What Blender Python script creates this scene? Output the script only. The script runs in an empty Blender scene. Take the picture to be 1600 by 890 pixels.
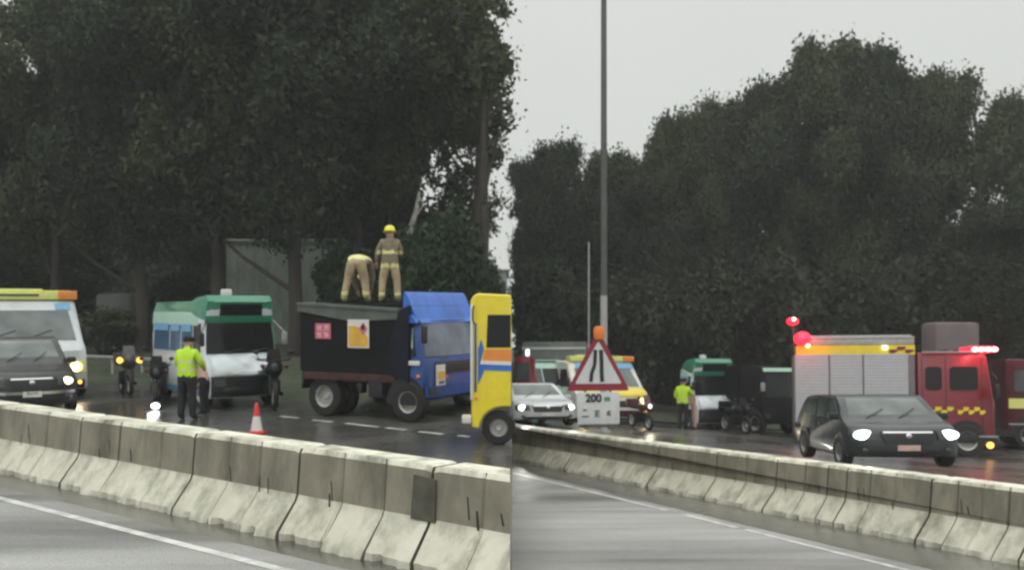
import bpy, bmesh, math, random
import numpy as np
from mathutils import Vector, Matrix, Euler
R = math.radians
random.seed(7)
S = bpy.context.scene
COL = S.collection

# ------------------------------------------------------------------ camera
FPX, HOR, CZ = 1500.0, 531.0, 2.33
cd = bpy.data.cameras.new('camera'); cam = bpy.data.objects.new('camera', cd); COL.objects.link(cam)
cam.location = (0, 0, CZ); cam.rotation_euler = (R(90), 0, 0)
cd.sensor_width = 36; cd.lens = 36*FPX/1600; cd.shift_y = (HOR-445)/1600
cd.clip_start = 0.1; cd.clip_end = 2000
cd.dof.use_dof = True; cd.dof.focus_distance = 4.5; cd.dof.aperture_fstop = 2.9
S.camera = cam
# ------------------------------------------------------------------ sky
SUN_EL, SUN_AZ = R(52), R(-150)
w = bpy.data.worlds.new('World'); S.world = w; w.use_nodes = True
nt = w.node_tree; nt.nodes.clear()
out = nt.nodes.new('ShaderNodeOutputWorld'); bg = nt.nodes.new('ShaderNodeBackground')
sky = nt.nodes.new('ShaderNodeTexSky'); sky.sky_type = 'NISHITA'; sky.sun_disc = False
sky.sun_elevation = SUN_EL; sky.sun_rotation = R(150); sky.dust_density = 3
hs = nt.nodes.new('ShaderNodeHueSaturation'); hs.inputs['Saturation'].default_value = 0.10
nt.links.new(sky.outputs[0], hs.inputs['Color'])
tc = nt.nodes.new('ShaderNodeTexCoord'); sp = nt.nodes.new('ShaderNodeSeparateXYZ')
nt.links.new(tc.outputs['Generated'], sp.inputs[0])
cr = nt.nodes.new('ShaderNodeValToRGB')           # overcast cloud layer: brighter towards the zenith
cr.color_ramp.elements[0].position = 0.0; cr.color_ramp.elements[0].color = (6.9, 7.15, 6.75, 1)
cr.color_ramp.elements[1].position = 1.0; cr.color_ramp.elements[1].color = (18.5, 18.9, 18.3, 1)
e = cr.color_ramp.elements.new(0.35); e.color = (7.4, 7.6, 7.35, 1)
nt.links.new(sp.outputs[2], cr.inputs[0])
ns = nt.nodes.new('ShaderNodeTexNoise'); ns.inputs['Scale'].default_value = 1.6; ns.inputs['Detail'].default_value = 4
nt.links.new(tc.outputs['Generated'], ns.inputs['Vector'])
mr = nt.nodes.new('ShaderNodeMapRange'); mr.inputs['To Min'].default_value = 0.93; mr.inputs['To Max'].default_value = 1.07
nt.links.new(ns.outputs[0], mr.inputs[0])
mu = nt.nodes.new('ShaderNodeMix'); mu.data_type = 'RGBA'; mu.blend_type = 'MULTIPLY'; mu.inputs[0].default_value = 1
nt.links.new(cr.outputs[0], mu.inputs[6]); nt.links.new(mr.outputs[0], mu.inputs[7])
mx = nt.nodes.new('ShaderNodeMix'); mx.data_type = 'RGBA'; mx.inputs[0].default_value = 0.93
nt.links.new(hs.outputs[0], mx.inputs[6]); nt.links.new(mu.outputs[2], mx.inputs[7])
nt.links.new(mx.outputs[2], bg.inputs[0]); bg.inputs[1].default_value = 0.10
nt.links.new(bg.outputs[0], out.inputs[0])
sd = bpy.data.lights.new('sun', 'SUN'); sd.energy = 0.6; sd.angle = R(25); sd.color = (1, .97, .92)
so = bpy.data.objects.new('sun', sd); COL.objects.link(so)
so.rotation_euler = (R(38), 0, R(-30))
S.view_settings.view_transform = 'Standard'; S.view_settings.look = 'None'
S.view_settings.exposure = 0.0; S.view_settings.gamma = 1.0
S.render.engine = 'CYCLES'
S.cycles.use_denoising = True
S.cycles.max_bounces = 6; S.cycles.diffuse_bounces = 2; S.cycles.glossy_bounces = 3
S.cycles.transmission_bounces = 3; S.cycles.transparent_max_bounces = 6; S.cycles.volume_bounces = 0
S.cycles.filter_width = 2.0
S.cycles.sample_clamp_indirect = 6

# ------------------------------------------------------------------ helpers
def P(px, py, d): return Vector(((px-800)/FPX*d, d, CZ-(py-HOR)/FPX*d))
def gl(Y): return -0.02+0.0373*Y                       # left stretch climbs away
def gr(Y): return 0.03-0.038*Y                         # right stretch falls away
def on_left(px, py): d = 3525/(py-475); return ((px-800)/FPX*d, d)
def on_right(px, py): d = 3450/(py-588); return ((px-800)/FPX*d, d)
def grf(X, Y): return gr(Y)+max(0.0, 0.9-0.07*X)       # carriageway beyond the right barrier
M = {}
def mat(name, col, rough=0.5, metal=0.0, coat=0.0, var=0.0, scale=6.0, bump=0.0, emit=None, es=0.0, dirt=None, dirt_amt=0.0, dscale=2.0, spec=0.5, trans=0.0):
    m = bpy.data.materials.new(name); m.use_nodes = True; n = m.node_tree; b = n.nodes['Principled BSDF']
    b.inputs['Base Color'].default_value = (*col, 1); b.inputs['Roughness'].default_value = rough
    b.inputs['Metallic'].default_value = metal; b.inputs['Coat Weight'].default_value = coat
    b.inputs['Coat Roughness'].default_value = 0.08; b.inputs['Specular IOR Level'].default_value = spec
    if emit: b.inputs['Emission Color'].default_value = (*emit, 1); b.inputs['Emission Strength'].default_value = es
    tcn = n.nodes.new('ShaderNodeTexCoord')
    last = None
    if var > 0:
        a = n.nodes.new('ShaderNodeTexNoise'); a.inputs['Scale'].default_value = scale; a.inputs['Detail'].default_value = 6
        n.links.new(tcn.outputs['Object'], a.inputs['Vector'])
        r = n.nodes.new('ShaderNodeMapRange'); r.inputs[1].default_value = .3; r.inputs[2].default_value = .7
        r.inputs['To Min'].default_value = 1-var; r.inputs['To Max'].default_value = 1+var
        n.links.new(a.outputs[0], r.inputs[0])
        k = n.nodes.new('ShaderNodeMix'); k.data_type = 'RGBA'; k.blend_type = 'MULTIPLY'; k.inputs[0].default_value = 1
        k.inputs[6].default_value = (*col, 1); n.links.new(r.outputs[0], k.inputs[7]); last = k.outputs[2]
    if dirt:
        a = n.nodes.new('ShaderNodeTexNoise'); a.inputs['Scale'].default_value = dscale; a.inputs['Detail'].default_value = 8; a.inputs['Roughness'].default_value = .65
        mp = n.nodes.new('ShaderNodeMapping'); mp.inputs['Scale'].default_value = (1, 1, .35)
        n.links.new(tcn.outputs['Object'], mp.inputs[0]); n.links.new(mp.outputs[0], a.inputs['Vector'])
        r = n.nodes.new('ShaderNodeMapRange'); r.inputs[1].default_value = .45; r.inputs[2].default_value = .7; r.inputs['To Max'].default_value = dirt_amt
        n.links.new(a.outputs[0], r.inputs[0])
        k = n.nodes.new('ShaderNodeMix'); k.data_type = 'RGBA'; n.links.new(r.outputs[0], k.inputs[0])
        if last: n.links.new(last, k.inputs[6])
        else: k.inputs[6].default_value = (*col, 1)
        k.inputs[7].default_value = (*dirt, 1); last = k.outputs[2]
    if last: n.links.new(last, b.inputs['Base Color'])
    if bump > 0:
        a = n.nodes.new('ShaderNodeTexNoise'); a.inputs['Scale'].default_value = scale*4; a.inputs['Detail'].default_value = 5
        n.links.new(tcn.outputs['Object'], a.inputs['Vector'])
        bp = n.nodes.new('ShaderNodeBump'); bp.inputs['Strength'].default_value = bump; bp.inputs['Distance'].default_value = .02
        n.links.new(a.outputs[0], bp.inputs['Height']); n.links.new(bp.outputs[0], b.inputs['Normal'])
    M[name] = m; return m

mat('white_paint', (.58,.62,.63), .3, coat=.5, var=.05, scale=3, dirt=(.35,.35,.32), dirt_amt=.5)
mat('bus_white', (.68,.74,.77), .35, coat=.3, var=.05, dirt=(.4,.43,.43), dirt_amt=.3)
mat('cream_paint', (.74,.73,.66), .35, coat=.3, var=.06, dirt=(.35,.33,.28), dirt_amt=.4)
mat('dark_paint', (.012,.015,.015), .4, coat=.2, var=.06, scale=2, dirt=(.1,.1,.09), dirt_amt=.4)
mat('slate_paint', (.012,.018,.020), .35, coat=.35, var=.05, scale=2, dirt=(.13,.13,.12), dirt_amt=.3)
mat('silver_paint', (.55,.57,.56), .3, metal=.3, coat=.6, var=.04)
mat('green_paint', (.035,.24,.135), .3, coat=.5, var=.08, dirt=(.05,.16,.1), dirt_amt=.5)
mat('mint_paint', (.40,.62,.50), .35, coat=.4, var=.06)
mat('blue_paint', (.03,.15,.60), .4, coat=.25, var=.15, scale=2, dirt=(.03,.06,.14), dirt_amt=.6)
mat('deepblue_paint', (.018,.075,.30), .45, coat=.2, var=.15, scale=2, dirt=(.02,.03,.06), dirt_amt=.6)
mat('navy_cover', (.008,.010,.022), .6, spec=.2, var=.3, bump=.3)
mat('glass_pale', (.13,.15,.145), .16, spec=.5, var=.45, scale=1.3)  # pale mottled reflections put into the glass colour
mat('glass_lilac', (.15,.17,.22), .2, var=.5, scale=1.2)  # grey-lilac windscreen reflection painted as base colour
mat('sky_blue', (.14,.38,.62), .35, coat=.3, var=.05)
mat('yellow_paint', (.84,.68,.03), .35, coat=.4, var=.06, dirt=(.55,.45,.12), dirt_amt=.35)
mat('lemon_paint', (.74,.78,.22), .4, coat=.3, var=.06)
mat('orange_paint', (.78,.26,.05), .4, var=.05)
mat('red_paint', (.17,.006,.016), .35, coat=.25, var=.08, dirt=(.16,.02,.03), dirt_amt=.5)
mat('maroon_paint', (.075,.012,.018), .4, coat=.3, var=.1)
mat('black_body', (.007,.008,.009), .6, var=.25, scale=3, dirt=(.012,.012,.011), dirt_amt=.6, bump=.1, spec=.15)
mat('rust', (.055,.022,.02), .8, var=.4, scale=5, bump=.3)
mat('tarp', (.10,.115,.105), .6, var=.25, scale=3, bump=.4)
mat('black_plastic', (.014,.015,.016), .45, var=.2)
mat('rubber', (.012,.012,.012), .7, var=.2)
mat('rim_metal', (.42,.42,.40), .45, metal=.4, var=.15)
mat('chrome', (.7,.7,.7), .2, metal=.9)
mat('frame_grey', (.16,.15,.155), .45, var=.1, dirt=(.2,.05,.06), dirt_amt=.5)
mat('shutter', (.46,.48,.50), .45, metal=.2, var=.06)
mat('glass_dark', (.010,.013,.014), .12, spec=.28, var=.2)
mat('glass_grey', (.05,.062,.062), .14, spec=.5, var=.6, scale=1.3)  # noise in the base colour stands for reflections in the glass
mat('glass_blue', (.03,.085,.17), .15, spec=.4, var=.5, scale=2)  # bluish sky reflection of the side windows put into the colour
mat('seat_fabric', (.1,.1,.12), .9, var=.2)
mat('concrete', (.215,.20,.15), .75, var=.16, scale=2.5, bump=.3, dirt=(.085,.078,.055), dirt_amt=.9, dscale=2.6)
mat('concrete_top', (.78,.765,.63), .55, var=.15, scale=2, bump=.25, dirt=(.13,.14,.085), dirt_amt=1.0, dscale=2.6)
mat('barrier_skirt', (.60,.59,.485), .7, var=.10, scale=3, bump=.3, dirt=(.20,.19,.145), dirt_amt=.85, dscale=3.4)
mat('grime_soft', (.085,.08,.062), .85, var=.3)
mat('grime', (.03,.03,.027), .8, var=.3)
mat('line_paint', (.66,.66,.63), .4, var=.2, scale=5, dirt=(.22,.22,.2), dirt_amt=.6, dscale=4)
mat('trunk_bark', (.045,.038,.032), .9, var=.4, scale=6, bump=.6)
mat('pale_bark', (.34,.32,.29), .85, var=.3, scale=6, bump=.4)
mat('leaf_olive', (.070,.084,.045), 1.0, spec=.04, var=.45, scale=.6)
mat('leaf_dark', (.046,.057,.038), 1.0, spec=.04, var=.45, scale=.6)
mat('leaf_green', (.042,.064,.036), 1.0, spec=.05, var=.4, scale=.8)
mat('verge_green', (.045,.055,.03), .9, var=.5, scale=3)
mat('pole_metal', (.10,.105,.10), .5, metal=.3, var=.12)
mat('galvanised', (.42,.43,.42), .5, metal=.3, var=.12)
mat('sign_red', (.27,.02,.04), .4, var=.06)
mat('sign_white', (.66,.67,.68), .4, var=.05, dirt=(.42,.42,.42), dirt_amt=.5)
mat('sign_black', (.012,.012,.012), .5)
mat('sign_green', (.06,.26,.14), .5)
mat('cone_red', (.62,.035,.03), .45, var=.1)
mat('hi_vis', (.50,.80,.02), .6, var=.08, emit=None)
mat('reflective', (.62,.60,.38), .5)
mat('turnout', (.20,.165,.12), .9, var=.25, scale=8)
mat('turnout_trouser', (.40,.31,.19), .9, var=.2, scale=8)
mat('turnout_band', (.72,.68,.30), .6)
mat('helmet_yellow', (.80,.78,.04), .3, coat=.5)
mat('skin', (.42,.25,.18), .6)
mat('black_cloth', (.015,.016,.019), .85, var=.3)
mat('pink_cloth', (.62,.42,.36), .85, var=.15)
mat('pale_cloth', (.62,.60,.55), .85, var=.1)
mat('hair', (.01,.009,.008), .7)
mat('poster_red', (.62,.13,.20), .5, var=.1)
mat('poster_orange', (.72,.42,.05), .5, var=.15)
mat('poster_white', (.72,.70,.66), .5, var=.06)
mat('grey_wall', (.46,.53,.47), .85, var=.15, scale=.5, dirt=(.12,.15,.12), dirt_amt=.6)
mat('cabin_wall', (.17,.14,.14), .85, var=.2, scale=.8)
mat('hut_wall', (.13,.135,.125), .85, var=.3, scale=.8)
mat('pale_wall', (.58,.58,.57), .8, var=.1, scale=.6)
mat('amber_lens', (.8,.3,.03), .3, emit=(1,.5,.08), es=3.0)
mat('amber_dull', (.62,.16,.03), .35, emit=(1,.3,.05), es=.15)
mat('warm_lamp', (.9,.8,.6), .3, emit=(1,.78,.42), es=5.0)
mat('white_lamp', (.9,.9,.9), .3, emit=(.95,.97,1), es=5.0)
mat('soft_lamp', (.8,.82,.84), .3, emit=(.95,.97,1), es=1.6)
mat('red_lamp', (.8,.02,.04), .3, emit=(1,.012,.03), es=4.0)
mat('red_core', (.9,.3,.3), .3, emit=(1,.30,.30), es=7.0)

class MB:
    def __init__(s): s.v = []; s.f = []; s.m = []
    def add(s, vs, fs, mi=0):
        o = len(s.v); s.v += [tuple(v) for v in vs]; s.f += [tuple(i+o for i in f) for f in fs]; s.m += [mi]*len(fs)
    def box(s, c, d, mi=0, bev=0.0, rot=None):
        x, y, z = d[0]/2, d[1]/2, d[2]/2
        b = min(bev, x*.9, y*.9, z*.9)
        bm = bmesh.new(); bmesh.ops.create_cube(bm, size=1)
        for v in bm.verts: v.co = Vector((v.co.x*2*x, v.co.y*2*y, v.co.z*2*z))
        if b > 0: bmesh.ops.bevel(bm, geom=bm.edges[:], offset=b, segments=2, affect='EDGES', profile=.6)
        bm.verts.ensure_lookup_table()
        vs = [v.co.copy() for v in bm.verts]
        if rot is not None: vs = [rot @ v for v in vs]
        s.add([v+Vector(c) for v in vs], [[v.index for v in f.verts] for f in bm.faces], mi); bm.free(); return s
    def prism(s, pts, vec, mi=0):
        pts = [Vector(p) for p in pts]; vec = Vector(vec); n = len(pts)
        fs = [list(range(n)), list(range(2*n-1, n-1, -1))]
        for i in range(n): j = (i+1) % n; fs.append([i, i+n, j+n, j])
        s.add(pts+[p+vec for p in pts], fs, mi); return s
    def tube(s, pts, rads, n=8, mi=0, cap=True):
        pts = [Vector(p) for p in pts]
        if not hasattr(rads, '__len__'): rads = [rads]*len(pts)
        vs = []; fs = []
        t0 = (pts[1]-pts[0]).normalized(); up = Vector((0,0,1)) if abs(t0.z) < .9 else Vector((1,0,0))
        u = t0.cross(up).normalized()
        for i, p in enumerate(pts):
            t = (pts[min(i+1, len(pts)-1)]-pts[max(i-1, 0)]).normalized()
            u = (u-t*u.dot(t)).normalized(); w_ = t.cross(u)
            for k in range(n):
                a = 2*math.pi*k/n; vs.append(p+(u*math.cos(a)+w_*math.sin(a))*rads[i])
        for i in range(len(pts)-1):
            for k in range(n):
                k2 = (k+1) % n; fs.append([i*n+k, i*n+k2, (i+1)*n+k2, (i+1)*n+k])
        if cap: fs.append(list(range(n-1, -1, -1))); fs.append([(len(pts)-1)*n+k for k in range(n)])
        s.add(vs, fs, mi); return s
    def lathe(s, prof, c=(0,0,0), axis='z', n=20, mi=0):
        vs = []; fs = []
        for (r, h) in prof:
            for k in range(n):
                a = 2*math.pi*k/n; x, y = r*math.cos(a), r*math.sin(a)
                v = (x, y, h) if axis == 'z' else ((x, h, y) if axis == 'y' else (h, x, y))
                vs.append((v[0]+c[0], v[1]+c[1], v[2]+c[2]))
        for i in range(len(prof)-1):
            for k in range(n):
                k2 = (k+1) % n; fs.append([i*n+k, i*n+k2, (i+1)*n+k2, (i+1)*n+k])
        s.add(vs, fs, mi); return s
    def ball(s, c, r, mi=0, nu=12, nv=8, sc=(1,1,1)):
        prof = [(max(1e-4, r*math.sin(math.pi*i/nv)), r*math.cos(math.pi*i/nv)) for i in range(nv+1)]
        o = len(s.v); s.lathe(prof, (0,0,0), 'z', nu, mi)
        for i in range(o, len(s.v)): v = s.v[i]; s.v[i] = (v[0]*sc[0]+c[0], v[1]*sc[1]+c[1], v[2]*sc[2]+c[2])
        return s
    def build(s, name, mats, parent=None, smooth=35, recalc=True):
        me = bpy.data.meshes.new(name); me.from_pydata(s.v, [], s.f); me.update()
        if isinstance(mats, str): mats = [mats]
        for m in mats: me.materials.append(M[m])
        me.polygons.foreach_set('material_index', s.m)
        if recalc:
            bm = bmesh.new(); bm.from_mesh(me); bmesh.ops.recalc_face_normals(bm, faces=bm.faces[:]); bm.to_mesh(me); bm.free()
        if smooth:
            me.shade_smooth(); me.set_sharp_from_angle(angle=R(smooth))
        o = bpy.data.objects.new(name, me); COL.objects.link(o)
        if parent: o.parent = parent
        return o
def tag(o, label=None, cat=None, group=None, kind=None):
    if label: o['label'] = label
    if cat: o['category'] = cat
    if group: o['group'] = group
    if kind: o['kind'] = kind
    return o
def empty(name, loc=(0,0,0), rz=0.0, label=None, cat=None, group=None, tilt=0.0):
    o = bpy.data.objects.new(name, None); COL.objects.link(o); o.empty_display_size = .2
    o.location = loc
    o.rotation_euler = (Matrix.Rotation(tilt, 3, 'X') @ Matrix.Rotation(rz, 3, 'Z')).to_euler()
    return tag(o, label, cat, group)
def copy_tree(o, parent=None):
    c = o.copy(); COL.objects.link(c); c.parent = parent
    for ch in [x for x in bpy.data.objects if x.parent == o]: copy_tree(ch, c)
    return c
def lamp(parent, loc, col, power, r=.08):
    l = bpy.data.lights.new('lamp_light', 'POINT'); l.color = col; l.energy = power; l.shadow_soft_size = r
    o = bpy.data.objects.new('lamp_light', l); COL.objects.link(o); o.parent = parent; o.location = loc; return o
def spot(parent, loc, col, power, rot, ang=80):
    l = bpy.data.lights.new('lamp_beam', 'SPOT'); l.color = col; l.energy = power; l.shadow_soft_size = .08; l.spot_size = R(ang); l.spot_blend = .8
    o = bpy.data.objects.new('lamp_beam', l); COL.objects.link(o); o.parent = parent; o.location = loc; o.rotation_euler = rot; return o

# ------------------------------------------------------------------ wet asphalt
def asphalt(key, c0, c1, r0, r1):
    m = bpy.data.materials.new('wet_asphalt'); m.use_nodes = True; n = m.node_tree; b = n.nodes['Principled BSDF']; L = n.links.new
    t = n.nodes.new('ShaderNodeNewGeometry')
    def noise(sc, det=5, sx=(1,1,1), rot=0):
        mp = n.nodes.new('ShaderNodeMapping'); mp.inputs['Scale'].default_value = sx; mp.inputs['Rotation'].default_value = (0,0,rot)
        L(t.outputs['Position'], mp.inputs[0]); a = n.nodes.new('ShaderNodeTexNoise'); a.inputs['Scale'].default_value = sc; a.inputs['Detail'].default_value = det
        L(mp.outputs[0], a.inputs['Vector']); return a
    a = noise(1.0, 5, (.14,1.1,1), math.radians(38 if key != 'lane_r' else 67)) if 'lane' in key else noise(.5, 6)
    f = noise(60, 2)
    cr = n.nodes.new('ShaderNodeValToRGB'); cr.color_ramp.elements[0].position = .3; cr.color_ramp.elements[0].color = (*c0,1)
    cr.color_ramp.elements[1].position = .72; cr.color_ramp.elements[1].color = (*c1,1)
    L(a.outputs[0], cr.inputs[0])
    k = n.nodes.new('ShaderNodeMix'); k.data_type = 'RGBA'; k.blend_type = 'OVERLAY'; k.inputs[0].default_value = .6
    L(cr.outputs[0], k.inputs[6]); L(f.outputs[0], k.inputs[7]); L(k.outputs[2], b.inputs['Base Color'])
    r = n.nodes.new('ShaderNodeMapRange'); r.inputs[1].default_value = .35; r.inputs[2].default_value = .65; r.inputs['To Min'].default_value = r0; r.inputs['To Max'].default_value = r1
    L(a.outputs[0], r.inputs[0]); L(r.outputs[0], b.inputs['Roughness'])
    bp = n.nodes.new('ShaderNodeBump'); bp.inputs['Strength'].default_value = .35; bp.inputs['Distance'].default_value = .006
    g = noise(35, 4); L(g.outputs[0], bp.inputs['Height']); L(bp.outputs[0], b.inputs['Normal'])
    b.inputs['Specular IOR Level'].default_value = .25 if 'lane' in key else .6; b.inputs['Coat Weight'].default_value = 0 if 'lane' in key else .5; b.inputs['Coat Roughness'].default_value = .22
    M[key] = m
asphalt('asphalt', (.055,.053,.050), (.115,.112,.106), .16, .42)
asphalt('lane_l', (.13,.13,.125), (.40,.40,.385), .46, .62)
asphalt('lane_r', (.15,.15,.144), (.42,.42,.405), .46, .62)
asphalt('shoulder', (.085,.083,.078), (.13,.127,.12), .35, .5)

# road directions
DL = Vector((-1.283, 1.0, 0)).normalized(); DR = Vector((-.42, 1.0, 0)).normalized()
def sheet(name, cells, m, lab=None):
    """cells: list of (corner points xyz)"""
    mb = MB()
    for c in cells: mb.add(c, [list(range(len(c)))])
    o = mb.build(name, m, smooth=0, recalc=False); tag(o, kind='structure')
    if lab: o['label'] = lab
    return o
def clipx(pts, zf, keep):  # clip a plan polygon by the plane X=0 side
    res = []
    for i in range(len(pts)):
        a, b = pts[i], pts[(i+1) % len(pts)]
        ia, ib = a[0]*keep >= 0, b[0]*keep >= 0
        if ia: res.append(a)
        if ia != ib: t = a[0]/(a[0]-b[0]); res.append((0.0, a[1]+t*(b[1]-a[1])))
    return [(x, y, zf(x, y)) for x, y in res]
# near + far carriageway of the left stretch, one road sheet
sheet('road', [[(-60,-15,gl(-15)),(0,-15,gl(-15)),(0,60,gl(60)),(-60,60,gl(60))]], 'asphalt', 'wet grey asphalt road on the left stretch, climbing away')
# right: near carriageway (up to the barrier) and the raised far one
BR0 = Vector((.15, 25.0)); bd = Vector((-.427, 1.0))    # right barrier line (front foot)
def br(Y): return .15-.427*(Y-25)
sheet('road', [[(0,-15,gr(-15)+.001),(60,-15,gr(-15)+.001),(60,70,gr(70)),(0,70,gr(70))]], 'asphalt', 'wet grey asphalt road on the right stretch')
cells = []
ys = np.linspace(2, 60, 30)
for j in range(len(ys)-1):
    y0, y1 = ys[j], ys[j+1]
    for i in range(14):
        def xx(y, t): a = max(0, br(y)+.62); return a+t*(45-a)
        t0, t1 = (i/14)**1.5, ((i+1)/14)**1.5
        q = [(xx(y0,t0),y0),(xx(y0,t1),y0),(xx(y1,t1),y1),(xx(y1,t0),y1)]
        cells.append([(x, y, grf(x, y)+.004) for x, y in q])
o = sheet('road', cells, 'asphalt', 'raised far carriageway behind the right concrete barrier')
# verge and ground out to the horizon
sheet('ground', [[(-600,60,gl(60)),(0,60,gl(60)),(0,90,gl(60)+.3),(-600,90,gl(60)+.3)],
                 [(-600,-60,gl(-15)-.05),(-60,-60,gl(-15)-.05),(-60,60,gl(60)-.03),(-600,60,gl(60)-.03)],
                 [(0,70,gr(70)),(600,70,gr(70)),(600,900,gr(70)-2),(0,900,gr(70)-2)],
                 [(-600,90,gl(60)+.3),(0,90,gl(60)+.3),(0,900,gl(60)),(-600,900,gl(60))],
                 [(60,-60,gr(-15)),(600,-60,gr(-15)),(600,70,gr(70)-.05),(60,70,gr(70)-.05)],
                 [(-600,-60,gl(-15)-.06),(600,-60,gl(-15)-.06),(600,-15.01,gl(-15)-.06),(-600,-15.01,gl(-15)-.06)]], 'verge_green')
# grassy verges behind the vehicles
def verge_left():
    mb = MB(); nx = 40
    for i in range(nx):
        for j in range(6):
            def pt(i, j):
                s_ = -14+i*1.6; o_ = Vector((-9.5, 26.5, 0))+DL*s_; nrm = Vector((DL.y, -DL.x, 0))
                if nrm.y < 0: nrm = -nrm
                p = o_+nrm*(j*2.6); h = .12+.25*min(j, 2)+.12*math.sin(i*1.3+j*2)
                return (min(p.x, -.05), p.y, gl(p.y)+(h if j else .0))
            mb.add([pt(i,j), pt(i+1,j), pt(i+1,j+1), pt(i,j+1)], [[0,1,2,3]])
    o = mb.build('verge', 'verge_green'); tag(o, 'dark grass verge behind the left vehicles', kind='structure')
verge_left()
mb = MB()
for i in range(30):
    for j in range(5):
        def pt(i, j):
            x = .05+i*1.6; y = 38+j*4; return (x, y, grf(x, min(y, 60))+(.05 if j == 0 else .35+.15*math.sin(i*2.1+j)))
        mb.add([pt(i,j), pt(i+1,j), pt(i+1,j+1), pt(i,j+1)], [[0,1,2,3]])
tag(mb.build('verge', 'verge_green'), 'dark grass verge behind the right vehicles', kind='structure')

# low retaining bank where the two carriageway levels meet
mb = MB(); ys_ = np.linspace(.5, 60, 60)
for j in range(59):
    y0, y1 = ys_[j], ys_[j+1]
    mb.add([(.0,y0,min(gr(y0),gl(y0))-.1), (.0,y1,min(gr(y1),gl(y1))-.1), (.0,y1,gl(y1)), (.0,y0,gl(y0))], [[0,1,2,3]])
tag(mb.build('embankment', 'concrete', smooth=0, recalc=False), 'low concrete faced bank between the two road levels', kind='structure')
# near lanes (wheel tracks, sky reflection put into the pale colour) and darker shoulders, sheets 4 mm above the base road
def strip(pa, pb, w0, w1, zf, conv, m, lab, cut=None, dz=.002):
    a, b = Vector(conv(*pa)), Vector(conv(*pb)); d_ = (b-a).normalized(); nn = Vector((-d_.y, d_.x)); nn = -nn if nn.y > 0 else nn
    a2, b2 = a-d_*(40 if d_.x > 0 else 0), b+d_*8
    pts = [(a2+nn*w0), (b2+nn*w0), (b2+nn*w1), (a2+nn*w1)]
    pts = [(v.x, v.y) for v in pts]
    q = clipx(pts, zf, -1 if cut == 'l' else 1)
    sheet('road', [[(x, y, z+dz) for x, y, z in q]], m, lab)
strip((-60,763), (470,897), -.35, 12, lambda x,y: gl(y), lambda x,y: on_left(x,y), 'lane_l', 'wet lane nearest the camera on the left, wheel tracks and sky reflection in its pale colour', 'l')
strip((800,738), (1440,896), -.30, 14, lambda x,y: gr(y), lambda x,y: on_right(x,y), 'lane_r', 'wet lane nearest the camera on the right, wheel tracks and sky reflection in its pale colour', 'r')
# painted lines
def line(p0, p1, wid, zf, name='lane_marking', dz=.006, lab=None, n=1):
    mb = MB(); d = (Vector(p1)-Vector(p0)); nrm = Vector((-d.y, d.x)).normalized()*wid/2
    for i in range(n):
        a = Vector(p0)+d*i/n; b = Vector(p0)+d*(i+1)/n
        q = [a-nrm, b-nrm, b+nrm, a+nrm]
        mb.add([(v.x, v.y, zf(v.x, v.y)+dz) for v in q], [[0,1,2,3]])
    return tag(mb.build(name, 'line_paint', smooth=0), lab, kind='structure')
ZL = lambda x, y: gl(y); ZR = lambda x, y: gr(y)
line(on_left(-60, 763), on_left(470, 897), .11, ZL, lab='white edge line on the near left carriageway')
for a, b in (((488,656),(520,659)), ((540,661),(592,667)), ((603,668),(634,671.5)), ((655,674),(692,678)), ((438,650),(466,653)), ((716,680),(733,682))):
    line(on_left(*a), on_left(*b), .12, ZL, lab='white lane dash in front of the tipper lorry')
line(on_right(800, 738), on_right(1043, 797), .11, ZR, lab='white lane line left part')
line(on_right(1068, 803), on_right(1152, 824), .13, ZR, lab='white lane dash')
line(on_right(1165, 827), on_right(1440, 896), .09, ZR, lab='white lane line right part')

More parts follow.
